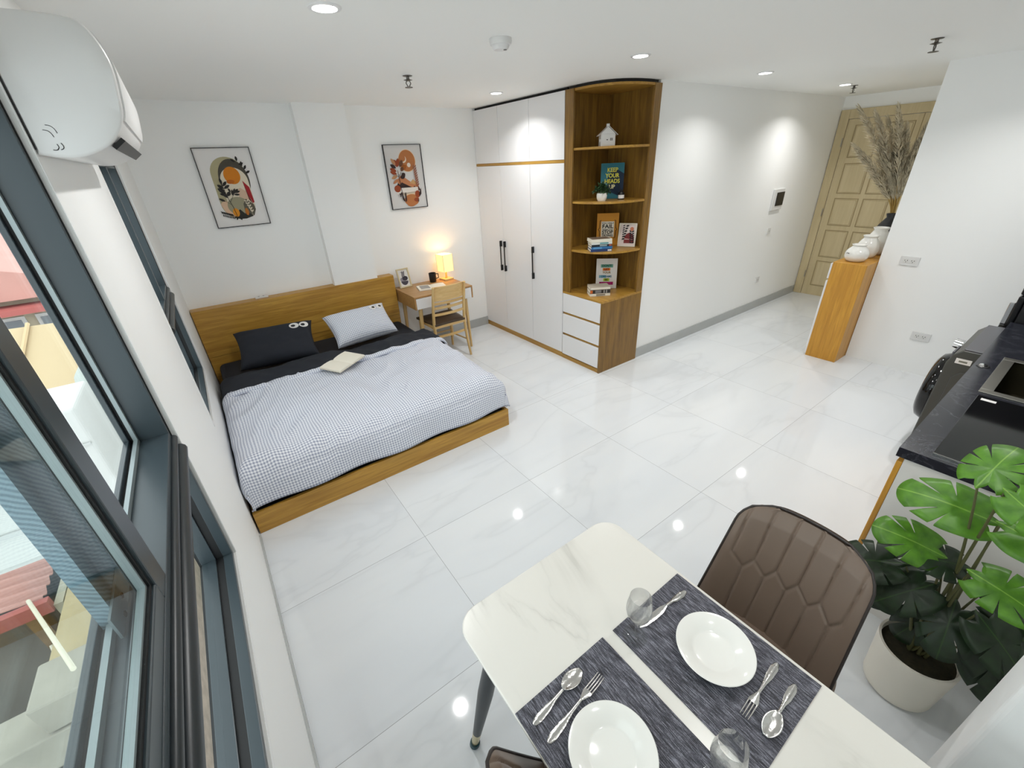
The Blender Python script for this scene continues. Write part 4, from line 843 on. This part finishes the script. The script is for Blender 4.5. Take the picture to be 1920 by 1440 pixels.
# ============================================================ DINING TABLE
tb=thing('dining_table','rectangular dining table with a white veined stone top and dark tapered legs','table',(.855,.16,0))
TX0,TX1,TY0,TY1,TZ=.518,1.19,-.44,.772,.75
def rrect(x0,x1,y0,y1,r,n=10):
    P=[]
    for cx,cy,a in ((x1-r,y1-r,0),(x0+r,y1-r,90),(x0+r,y0+r,180),(x1-r,y0+r,270)):
        for k in range(n+1): q=math.radians(a+90*k/n); P.append((cx+r*math.cos(q),cy+r*math.sin(q)))
    return P
m=MB(); m.prism(rrect(TX0,TX1,TY0,TY1,.075),TZ-.014,TZ); m.build('top',M_marble,tb,bevel=.004,bseg=3)
m=MB(); m.prism(rrect(TX0+.07,TX1-.07,TY0+.08,TY1-.08,.03),TZ-.05,TZ-.0145); m.build('under_frame',flat('dark steel frame','#22262a',.4),tb)
M_legd=flat('slate black leg paint','#272d31',.35)
for sx,x in ((-1,TX0),(1,TX1)):
    for sy,y in ((-1,TY0),(1,TY1)):
        a=Vector((x-sx*.085,y-sy*.105,TZ-.05)); b=Vector((x+sx*.006,y-sy*.012,0)); d=lambda q:a.lerp(b,q)
        m=MB(); m.tube([d(0),d(.45),d(.86)],[.024,.027,.0165],18); lg=m.build('leg',M_legd,tb,smooth=40)
        m=MB(); m.tube([d(.8605),d(.97)],[.0166,.0145],18); m.build('leg_tip',flat('champagne metal tip','#cbbf98',.25,.9),lg,smooth=40)
        m=MB(); m.cyl(d(.9705),d(1.0),.0185,.0195,18); m.build('foot_cap',flat('teal rubber foot','#124048',.4),lg,smooth=40)
def place_mat(x0,x1,y0,y1,label):
    o=MB().box(x0,x1,y0,y1,TZ+.0006,TZ+.0028).build('placemat',M_weave); tag(o,label,'placemat','woven placemats on the dining table')
place_mat(.870,1.178,.035,.455,'charcoal woven placemat beside the brown chair back, with a knife under its glass'); place_mat(.520,.832,.035,.459,'charcoal woven placemat nearest the window, its spoon lying above its fork')
Z1=TZ+.0032
def plate(x,y,label):
    t=MB().lathe([(0,.002),(.046,.002),(.049,.0),(.052,.0015),(.058,.008),(.094,.0235),(.0985,.025),(.100,.0265),(.0985,.028),(.093,.027),(.066,.0165),(.057,.0085),(.050,.006),(0,.0055)],(x,y,Z1),72).build('plate',M_porc,smooth=50); tag(t,label,'plate','white deep plates on the placemats')
plate(1.040,.246,'white deep round plate on the placemat beside the brown chair back'); plate(.648,.258,'white deep round plate on the placemat nearest the window, cut by the picture edge')
M_cg=thin_glass('clear stemware glass','#fafbfb',2.2)
t_=M_cg.node_tree; go=t_.nodes.new('ShaderNodeBsdfGlass'); go.inputs['IOR'].default_value=1.4; mx2=t_.nodes.new('ShaderNodeMixShader'); mx2.inputs[0].default_value=.45
ou=t_.nodes['Material Output']; old=ou.inputs[0].links[0].from_socket; t_.links.new(old,mx2.inputs[1]); t_.links.new(go.outputs[0],mx2.inputs[2]); t_.links.new(mx2.outputs[0],ou.inputs[0])
def wineglass(x,y,label):
    P=[(0,.0),(.033,.0),(.0335,.0015),(.030,.003),(.012,.006),(.005,.012),(.0042,.04),(.0045,.066),(.010,.074),(.022,.083),(.031,.098),(.0345,.115),(.034,.135),(.030,.158),(.0285,.170),(.0278,.170),(.0292,.157),(.0332,.135),(.0337,.115),(.0302,.099),(.0215,.0845),(.010,.0765),(0,.075)]
    o=MB().lathe(P,(x,y,Z1),48).build('wine_glass',M_cg,smooth=60); tag(o,label,'wine glass','stemmed glasses on the placemats')
wineglass(.908,.405,'stemmed glass standing at the corner of the far placemat over the knife'); wineglass(.795,.088,'stemmed glass at the bottom edge of the picture beside the near plate')
M_cut=flat('polished cutlery steel','#c4c3c0',.2,1.0,.15,160)
def cutlery(kind,p0,p1,label):
    """p0 handle end, p1 working end, on the mat"""
    a=Vector((p0[0],p0[1],0)); b=Vector((p1[0],p1[1],0)); L=(b-a).length; ang=math.atan2(b.y-a.y,b.x-a.x)
    t=thing(kind,label,kind,(a.x,a.y,Z1),ang)
    def strip(prof,n=8,th=.0022,z=lambda q:0.0):
        """prof: list (x,halfwidth,dz)"""
        vs=[]
        for x,w_,dz in prof:
            for k in range(n+1):
                u=-1+2*k/n; vs.append((x,u*w_,dz+.0012))
        for x,w_,dz in prof:
            for k in range(n+1):
                u=-1+2*k/n; vs.append((x,u*w_,dz+.0012+th*(1-.75*u*u)))
        w1=n+1; N=len(prof)*w1; fs=[]
        for i in range(len(prof)-1):
            for k in range(n): fs+=[(i*w1+k,(i+1)*w1+k,(i+1)*w1+k+1,i*w1+k+1),(N+i*w1+k,N+i*w1+k+1,N+(i+1)*w1+k+1,N+(i+1)*w1+k)]
            fs+=[(i*w1,N+i*w1,N+(i+1)*w1,(i+1)*w1),(i*w1+n,(i+1)*w1+n,N+(i+1)*w1+n,N+i*w1+n)]
        e=(len(prof)-1)*w1; fs+=[tuple(range(0,w1))+tuple(N+k for k in range(n,-1,-1)),tuple(e+k for k in range(n,-1,-1))+tuple(N+e+k for k in range(w1))]
        return vs,fs
    hl=L*.60 if kind!='knife' else L*.45
    hp=[(0,.0015,0),(.004,.0065,0),(.02,.0095,0),(.05,.0085,.001),(hl*.7,.0045,.005),(hl,.0032,.0075)]
    m=MB(); m.add(*strip(hp))
    m.build('handle',M_cut,t,world=False,smooth=50,merge=True)
    if kind=='spoon':
        bl=L-hl; m=MB()
        def bowl(u,v):
            q=v; w_=.0205*math.sin(PI*min(1,(q*.93+.035)))**.62; a_=(u-.5)*2; return (hl-.002+q*bl,a_*w_,.0085*(1-q)+.0015-.0052*(1-a_*a_)*math.sin(PI*q)**.7+.0035)
        m.grid(bowl,12,16); m.build('bowl',M_cut,t,world=False,smooth=80,solid=.0012)
    elif kind=='fork':
        bl=L-hl; m=MB(); m.add(*strip([(hl-.001,.0032,.0075),(hl+.012,.008,.006),(hl+.024,.0115,.0045),(hl+.030,.0118,.004)])); m.build('neck',M_cut,t,world=False,smooth=50)
        for k in range(4):
            y=-.0099+.0066*k; m=MB(); m.tube([(hl+.029,y,.0055),(hl+.029+(bl-.03)*.6,y,.0035),(L,y*.95,.0065)],[.0019,.0017,.0008],8,flat=.7); m.build('tine',M_cut,t,world=False,smooth=60)
    else:
        m=MB(); m.add(*strip([(hl-.001,.0034,.0075),(hl+.02,.0095,.004),(hl+.05,.0105,.001),(L-.02,.0085,.0005),(L,.0015,.0005)],th=.0014)); m.build('blade',M_cut,t,world=False,smooth=50)
    return t
cutlery('knife',(1.142,.400),(.936,.412),'flat steel knife lying under the stemmed glass on the far placemat')
cutlery('spoon',(.541,.413),(.722,.432),'steel spoon on the window-side placemat, above its fork')
cutlery('fork',(.546,.364),(.752,.390),'steel fork lying between the spoon and the plate on the window-side placemat')
cutlery('fork',(1.145,.128),(.955,.118),'steel fork lying right of the plate on the far placemat')
cutlery('spoon',(1.128,.076),(.955,.068),'steel spoon at the right end of the far placemat')
# ============================================================ DINING CHAIRS
def seams(u,v):
    """groove depth 0..1 for the quilted front; u,v in 0..1"""
    d=9
    def seg(ax,ay,bx,by):
        dx,dy=bx-ax,by-ay; q=max(0,min(1,((u-ax)*dx+(v-ay)*dy*1.0)/(dx*dx+dy*dy))); return math.hypot((u-ax-dx*q),(v-ay-dy*q))
    for k in range(6):
        h=.09+.164*k; 
        d=min(d,seg(h,.60,h,1.02)); 
        if k<5:
            l=h+.082; d=min(d,seg(h,.60,l-.02,.50),seg(l-.02,.50,h+.164,.60) if False else 9)
            d=min(d,seg(h,.60,h+.055,.52),seg(h+.055,.52,h+.109,.52) if False else 9,seg(h+.055,.52,h+.164,.60)); d=min(d,seg(h+.055,.52,h+.055,.0))
    return math.exp(-(d/.0085)**2)
def make_chair(label,loc,rz):
    """faces local +y; back at local -y"""
    t=thing('dining_chair',label,'chair',loc,rz,'brown leather dining chairs at the table')
    def back(u,v,front):
        a=2*u-1; zb,top=.40,.868; z=zb+(top-zb)*v; rc=.075; rv=rc/(top-zb)
        hw_=.228-.030*v
        if v>1-rv: q=(v-(1-rv))/rv; hw_-=rc*(1-math.sqrt(max(0,1-q*q)))
        x=a*hw_; an=abs(x)/.24
        yb=-.130-.160*v+.095*an**2.4*(1-.25*v)
        y=yb+(.024*(1-abs(a)**8)*(1-.8*max(0,v-.9)*10*.9) if front else -.018*(1-abs(a)**8))
        if front: y-=.006*seams((x/.21+1)/2,v)
        return (x,y,z+.012*(1-an*an)*v)
    m=MB(); m.grid(lambda u,v:back(u,v,True),120,90); m.grid(lambda u,v:back(u,v,False),40,30); 
    m.build('backrest',M_brown,t,world=False,smooth=70)
    m=MB(); P=[back(0,k/24,True) for k in range(25)]+[back(k/24,1,True) for k in range(1,24)]+[back(1,1-k/24,True) for k in range(25)]; Q=[back(0,k/24,False) for k in range(25)]+[back(k/24,1,False) for k in range(1,24)]+[back(1,1-k/24,False) for k in range(25)]
    m.tube([((a[0]+b[0])/2,(a[1]+b[1])/2,(a[2]+b[2])/2) for a,b in zip(P,Q)],.0042,8); m.build('piping',M_brownd,t,world=False,smooth=60)
    m=MB()
    def seat(u,v):
        a=2*u-1; b=2*v-1; e=max(0,(1-a**4))*max(0,(1-b**4)); hx_=.235*(1-.06*v); x=a*hx_*(1-.10*abs(b)**6*abs(a)); y=-.235+.47*v; return (x,y*(1-.08*abs(a)**5),.425+.05*e**.35)
    m.grid(seat,36,36); m.grid(lambda u,v:(seat(u,v)[0],seat(u,v)[1],.42),8,8); m.build('seat',M_brown,t,world=False,smooth=70,merge=True)
    for sx in (-1,1):
        for sy in (-1,1): m=MB(); m.tube([(sx*.15,sy*.15-.01,.418),(sx*.215,sy*.21-.01,0)],[.016,.010],12); m.build('leg',M_black,t,world=False,smooth=40)
    return t
ca=make_chair('brown quilted leather dining chair on the far side of the table, beside the plant',(1.29,.245,0),math.radians(90))
cb=dup(ca,(.650,.212,0),math.radians(-90),'brown leather dining chair whose back rim shows between the window and the table')
# ============================================================ MONSTERA
px,py=2.0,-.115
mp=thing('monstera_plant','artificial monstera with split green leaves in a ribbed white pot','plant',(px,py,0))
m=MB(); P=[(0,.001),(.098,.001),(.106,.012)]+[(.108+.014*k/24+.0012*(1 if k%2 else 0),.014+.228*k/24) for k in range(25)]+[(.122,.25),(.114,.25),(.112,.225),(0,.224)]
m.lathe(P,(px,py,0),56); m.build('pot',flat('white ceramic pot','#e6e1d4',.35),mp,smooth=40)
m=MB(); m.lathe([(.111,.0),(.09,.008),(.05,.012),(0,.014)],(px,py,.2255),40); m.build('soil',M_soil,mp,smooth=80)
def monstera_leaf(att,tip,nrm,size,mat,droop=.25,lobes=4,seed=0,name='leaf'):
    A_=Vector(att); Y=(Vector(tip)-A_).normalized(); N=Vector(nrm); X=Y.cross(N).normalized(); N=X.cross(Y).normalized(); L=size
    rr=random.Random(seed)
    def outline(th):
        # polar about centre (0,.42L); th=0 toward tip
        r=.60 if abs(th)<.2 else .60
        c=math.cos(th); base=.50+.10*max(0,c)**3+.05*math.cos(2*th)
        if abs(th)>2.6: base*=.62+.9*(abs(abs(th)-2.85))  # heart notch
        return base
    n=260; cuts=[.56,1.22]+([1.85] if seed%3==0 else [])
    cuts=[(c_+rr.uniform(-.08,.08))*s_ for c_ in cuts for s_ in (1,-1)]
    def cutf(th):
        f=1
        for c_ in cuts: f=min(f,1-.60*math.exp(-(abs(th-c_)/.040)**3))
        return f
    vs=[];uv=[];rings=[0,.3,.55,.78,1.0]
    for q in rings[1:]:
        for k in range(n):
            th=-PI+2*PI*k/n; R=outline(th)*L; rr_=R*q*(cutf(th) if q>.3 else 1)
            if q>.3: rr_=max(rr_,0); rr_=min(R*q,R*cutf(th)*(.86+.14*q)) if cutf(th)<.97 else R*q
            x=rr_*math.sin(th)*.92; y=.42*L+rr_*math.cos(th)
            zz=-droop*(x*x+max(0,y-.35*L)**2*.9)/L*1.3+.05*abs(x)+.012*L*math.sin(th*6)*q
            vs.append(A_+X*x+Y*y+N*zz); uv.append((x/L,y/L))
    c0=len(vs); vs.append(A_+Y*.42*L); uv.append((0,.42)); R_=len(rings)-1
    fs=[(c0,k,(k+1)%n) for k in range(n)]
    for i in range(R_-1):
        for k in range(n): fs.append((i*n+k,(i+1)*n+k,(i+1)*n+(k+1)%n,i*n+(k+1)%n))
    m=MB(); m.add(vs,fs,uv); return m.build(name,mat,mp,smooth=80,solid=.0008)
def stalk(att,base=None):
    b=Vector(base or (px+rnd.uniform(-.025,.025),py+rnd.uniform(-.025,.025),.225)); a=Vector(att); mid=b.lerp(a,.5)+Vector((0,0,.05+.1*(a.z-b.z)))
    pts=[(b*(1-q)**2+mid*2*q*(1-q)+a*q*q) for q in [k/8 for k in range(9)]]; m=MB(); m.tube(pts,[.006-.0004*k for k in range(9)],8); m.build('stalk',M_stem,mp,smooth=60)
cv=Vector((-.62,.05,.78))   # roughly up and toward the table
LV=[((1.865,-.020,1.068),(1.97,-.04,1.148),(-.75,.2,.6),.165,0),((1.955,-.10,.922),(1.93,.08,.937),(-.45,-.25,.85),.22,0),((1.95,-.04,.725),(1.885,.09,.775),(-.5,-.2,.85),.19,0),((1.90,-.105,.755),(1.855,-.22,.765),(-.55,.1,.85),.18,0),
    ((1.84,-.07,1.10),(1.80,-.17,1.06),(-.6,.1,.75),.14,0),((1.90,-.10,.96),(1.85,-.25,.97),(-.4,-.05,.9),.19,0),
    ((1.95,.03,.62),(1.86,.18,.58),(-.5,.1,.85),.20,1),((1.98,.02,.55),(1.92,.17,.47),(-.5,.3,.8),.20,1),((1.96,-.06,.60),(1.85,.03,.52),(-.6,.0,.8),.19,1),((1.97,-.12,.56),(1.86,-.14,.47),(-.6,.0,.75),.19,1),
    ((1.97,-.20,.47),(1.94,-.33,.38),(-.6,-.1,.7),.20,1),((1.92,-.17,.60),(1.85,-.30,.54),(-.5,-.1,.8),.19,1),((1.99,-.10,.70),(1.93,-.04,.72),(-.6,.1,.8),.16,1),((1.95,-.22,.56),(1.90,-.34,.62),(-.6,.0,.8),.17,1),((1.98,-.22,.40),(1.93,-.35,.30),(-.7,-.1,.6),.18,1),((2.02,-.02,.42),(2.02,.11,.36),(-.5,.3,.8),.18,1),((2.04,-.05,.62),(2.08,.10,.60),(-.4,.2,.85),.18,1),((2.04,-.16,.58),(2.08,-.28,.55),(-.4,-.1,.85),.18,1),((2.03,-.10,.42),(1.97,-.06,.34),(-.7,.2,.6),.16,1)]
for i,(a,b,n_,s_,dk_) in enumerate(LV): monstera_leaf(a,b,n_,s_,M_leafshade if dk_ else M_leafg,.30,seed=i); stalk(a)  # lower leaves take the shade-darkened copy of the leaf colour

# ============================================================ OUTSIDE THE WINDOW
def one(mb,name,mat,label,cat,group=None,**k): return tag(mb.build(name,mat,**k),label,cat,group)
M_conc=flat('pale concrete','#9a968a',.85,var=.25,bscale=3); M_beige=flat('beige stained render','#a99a76',.85,var=.22,bscale=2.5); M_gdark=flat('dark yard ground','#25221e',.95,var=.5,bscale=4)
M_wpaint=flat('white painted metal','#c3c3c0',.45); M_redroof=flat('faded red sheet roof','#b4726a',.7,var=.15,bscale=2); M_pink=flat('pale pink sheet roof','#c08f84',.75,var=.1,bscale=2)
o=MB().box(-14,-.13,-3,30,-4.3,-4.2).build('ground',M_gdark); o['kind']='structure'
# outdoor unit on the outer wall
t=thing('outdoor_ac_unit','white outdoor air conditioner unit with a yellow hose outside the window','outdoor unit',(-.5,2.1,.70))
m=MB(); m.box(-.80,-.30,2.0,2.30,.70,1.25); m.build('casing',M_wpaint,t,bevel=.012,bseg=3)
m=MB(); m.box(-.795,-.305,1.992,1.9995,.83,.85); m.box(-.79,-.31,1.99,1.9995,1.10,1.108); m.build('casing_seam',flat('light grey seam','#b9bab8',.5),t)
m=MB(); P=[(-.536,1.975,1.13),(-.552,1.965,1.08),(-.565,1.96,1.02),(-.552,1.96,.965),(-.52,1.962,.935),(-.47,1.97,.925),(-.42,1.985,.94)]
m.tube(smoothprof(P,5),.0085,8); m.build('yellow_hose',flat('yellow hose rubber','#d9a52e',.5),t,smooth=60)
m=MB(); m.add([(-.545,1.9985,1.045),(-.492,1.9985,1.045),(-.518,1.9985,1.095)],[(0,1,2)]); st=m.build('warning_sticker',flat('warning yellow','#dcb432',.5),t,solid=.001)
m=MB(); m.add([(-.528,1.9965,1.053),(-.508,1.9965,1.053),(-.518,1.9965,1.074)],[(0,1,2)]); m.build('warning_mark',M_black,st,solid=.0005)
m=MB(); m.box(-.80,-.116,2.06,2.10,.655,.695); m.build('bracket',M_wpaint,t); m=MB(); m.box(-.80,-.116,2.22,2.26,.655,.695); m.build('bracket',M_wpaint,t)
# wrapped pipe bundle
t=thing('wrapped_pipe_bundle','thick white tape-wrapped pipe bundle hanging outside the window','pipe',(-.45,2.8,.3))
m=MB(); P=smoothprof([(-.22,3.62,1.28),(-.38,3.35,1.10),(-.43,3.12,.98),(-.45,2.92,.86),(-.455,2.74,.72),(-.45,2.62,.55),(-.44,2.56,.30)],6)
m.tube(P,[.105+.007*math.sin(k*1.7) for k in range(len(P))],20); m.build('tape_wrap',flat('white wrapping tape','#a8aea8',.7,bump=.5,bscale=18),t,smooth=60)
t=thing('drain_pipe','thin grey plastic drain pipe beside the wrapped pipe bundle','pipe',(-.6,4.0,.2)); m=MB(); m.tube([(-.14,6.0,1.12),(-.40,5.6,1.04),(-.55,5.2,.95),(-.55,3.5,.55)],.03,10); m.build('pipe',flat('grey pvc','#a9a9a0',.5),t,smooth=60); m=MB(); m.tube([(-.55,4.4,.76),(-.55,4.5,.78)],.045,12); m.build('pipe_clamp',M_wpaint,t,smooth=60)
# beige awning box
t=thing('beige_awning','beige sheet awning sticking out between the houses','awning',(-1.6,5.6,.2))
m=MB(); m.add([(-2.6,5.1,.20),(-1.0,5.1,.12),(-.9,6.6,.60),(-2.6,6.6,.68)],[(0,1,2,3)]); m.build('sheet',flat('warm beige sheet','#b8a480',.7),t,solid=.05)
for k in range(4): m=MB(); m.tube([(-2.5+.48*k,5.1,.215-.02*k),(-2.5+.50*k,6.6,.70-.022*k)],.02,6); m.build('sheet_rib',flat('warm beige rib','#bfa881',.7),t)
m=MB(); m.tube([(-1.05,5.2,.08),(-.75,5.0,-.9)],.03,8); m.build('strut',M_alu_l,t)
# far houses
def house_far(label,x0,x1,y0,y1,z0,z1,wall,roof,rh,wins):
    t=thing('house',label,'house',((x0+x1)/2,(y0+y1)/2,z0))
    m=MB(); m.box(x0,x1,y0,y1,z0,z1); m.build('wall',wall,t)
    m=MB(); m.prism([(x0-.3,z1+.001),(x1+.3,z1+.001),((x0+x1)/2,z1+rh)],y0-.3,y1+.3,lambda a,b,c:(a,c,b)); m.build('roof',roof,t)
    for (a,b,c,d) in wins:
        m=MB(); m.box(a,b,y0-.04,y0-.001,c,d); f=m.build('window',M_wpaint,t)
        m=MB(); m.box(a+.06,b-.06,y0-.05,y0-.0405,c+.06,d-.06); m.build('pane',flat('dull window pane','#7d8388',.2),f)
    return t
hs=house_far('pale house with white windows and a low pink roof far outside',-7.0,-1.2,12.0,18,-4.2,.10,flat('cream house render','#b5aa94',.8,var=.1,bscale=1.5),M_pink,.9,[(-3.3,-2.9,-1.1,-.25),(-2.75,-2.35,-1.1,-.25),(-4.4,-3.8,-1.1,-.3)])
m=MB(); m.box(-7.0,-1.2,11.4,11.99,-.12,-.02); m.build('awning_band',flat('red painted band','#a85a54',.7),hs)
t=thing('balcony_railing','thin white balcony railing in front of the pale house','railing',(-3,11.2,-1.7))
m=MB()
for k in range(2): m=MB(); m.tube([(-6,11.2,-1.2+.45*k),(-1.2,11.2,-1.2+.45*k)],.02,6); m.build('rail',M_wpaint,t)
for k in range(14): m=MB(); m.tube([(-5.6+.33*k,11.2,-1.25),(-5.6+.33*k,11.2,-.7)],.012,6); m.build('baluster',M_wpaint,t)
house_far('weathered grey house behind the pink roof',-12,-3.2,22,30,-4.2,1.6,flat('weathered grey render','#8f897c',.9,var=.25,bscale=1),M_conc,.6,[(-6,-5,-.5,.7)])
# red corrugated roof with its eaves
t=thing('shed','shed under a pale red corrugated roof below the window','shed',(-4,5.6,-4.2))
m=MB(); n=60
def cor(u,v): return (-2.05-5.0*v,4.95+1.6*u,-1.62+.62*v+.022*math.sin(u*2*PI*11))
m.grid(lambda u,v:cor(u,v),132,4); m.build('corrugated_roof',M_pink,t,smooth=60,solid=.015)
m=MB(); m.box(-7.2,-2.0,4.86,4.94,-1.74,-1.60); m.build('eaves_board',flat('dull red board','#9d5650',.7),t)
m=MB(); m.box(-7.0,-2.3,5.2,6.5,-4.2,-1.75); m.build('wall',flat('shed grey wall','#6f6b62',.9,var=.3,bscale=2),t)
m=MB(); m.box(-2.28,-2.16,5.0,5.12,-4.2,-1.75); m.build('post',flat('rusty timber post','#8c7250',.9,var=.4,bscale=6),t)
# parapet wall, concrete block, beam, yard clutter
one(MB().box(-1.86,-1.47,3.72,9.0,-4.2,-1.60),'parapet_wall',M_beige,'broad stained beige parapet wall running away below the window','wall')
one(MB().box(-2.0,-1.93,4.9,8.8,-4.2,-1.7),'fence_post',flat('pale grey board','#aaa795',.8),'pale upright board beside the beige parapet wall','board')
one(MB().box(-1.74,-1.30,3.30,3.71,-1.58,-1.28),'concrete_block',M_conc,'pale rectangular concrete block on the beam below the window','block',bevel=.02)
one(MB().box(-6.5,-1.35,3.30,3.66,-1.95,-1.60),'concrete_beam',M_conc,'long grey concrete beam crossing below the window','beam',bevel=.015)
t=thing('rusty_ladder_poles','two thin bamboo poles leaning over the yard','pole',(-2,4.6,-2)); del t
bpy.data.objects.remove(bpy.data.objects['rusty_ladder_poles'])
for k,(a,b,lb) in enumerate((((-2.12,4.92,-1.55),(-1.38,3.25,-1.05),'long thin bamboo pole leaning from the shed to the concrete block'),((-2.05,4.6,-1.9),(-1.95,4.0,-2.5),'short bamboo pole leaning below the shed eaves'))): one(MB().tube([a,b],.016,8),'bamboo_pole',flat('pale bamboo','#cbc5b2',.6),lb,'pole',smooth=60)
t=thing('metal_grille','pale metal window grille over a dark opening below the concrete beam','grille',(-2.0,2.9,-2.3))
m=MB(); m.box(-3.6,-1.35,2.0,3.28,-2.62,-2.6); m.build('dark_backing',flat('dark tinted sheet','#33393c',.5),t)
for a,b in (((-3.4,3.05,-2.55),(-1.4,3.05,-2.55)),((-3.4,2.45,-2.55),(-1.4,2.45,-2.55))): m=MB(); m.tube([a,b],.045,4); m.build('cross_bar',M_wpaint,t)
for k in range(4): x=-3.2+.55*k; m=MB(); m.tube([(x,2.05,-2.57),(x,3.25,-2.57)],.025,4); m.build('bar',M_wpaint,t)
t=thing('water_barrel','grey-green barrel lid lying in the dark yard','barrel',(-3.1,6.1,-4.2)); m=MB(); m.lathe([(0,.9),(.30,.9),(.33,.86),(.33,0),(0,0)],(-2.85,5.55,-4.19),24); m.build('barrel',flat('grey green plastic','#86897a',.7),t,smooth=40)
m=MB(); m.lathe([(0,.935),(.1,.93),(.31,.915),(.31,.901)],(-2.85,5.55,-4.19),24); m.build('lid',flat('pale grey green plastic','#9b9d8c',.7),t)
one(MB().tube([(-4.6,6.0,-2.6),(-2.4,5.4,-2.35)],.06,8),'timber_rail',flat('weathered timber','#a3926c',.9),'weathered timber rail across the dark yard','timber',smooth=60)
# narrow lane under the lower panes
t=thing('brick_strip','strip of old red brick roofing beside the beige parapet wall','roofing',(-1.2,4.5,-2.4))
m=MB(); m.grid(lambda u,v:(-1.46+.30*u,3.3+5.0*v,-1.9+.012*math.sin(v*2*PI*45)-.1*u),4,200); m.build('roofing_sheet',flat('old red brick tile','#8c5149',.85,var=.35,bscale=8),t,smooth=60,solid=.02)
one(MB().box(-1.14,-.98,1.6,9,-4.2,-2.02),'brick_wall',flat('old grey brown brick','#7d6f61',.9,var=.4,bscale=10),'old grey-brown brick wall along the lane below the window','wall')
one(MB().box(-.96,-.13,2.2,4.6,-3.6,-3.55),'grey_sheet_roof',flat('dull grey sheet','#6c685f',.8,var=.3,bscale=3),'dull grey sheet roof in the lane under the window','roof')
one(MB().box(-.96,-.13,4.62,7.2,-2.6,-2.55),'mint_sheet_roof',flat('pale mint sheet','#93ac95',.7,var=.1,bscale=3),'pale mint green sheet roof further along the lane','roof')
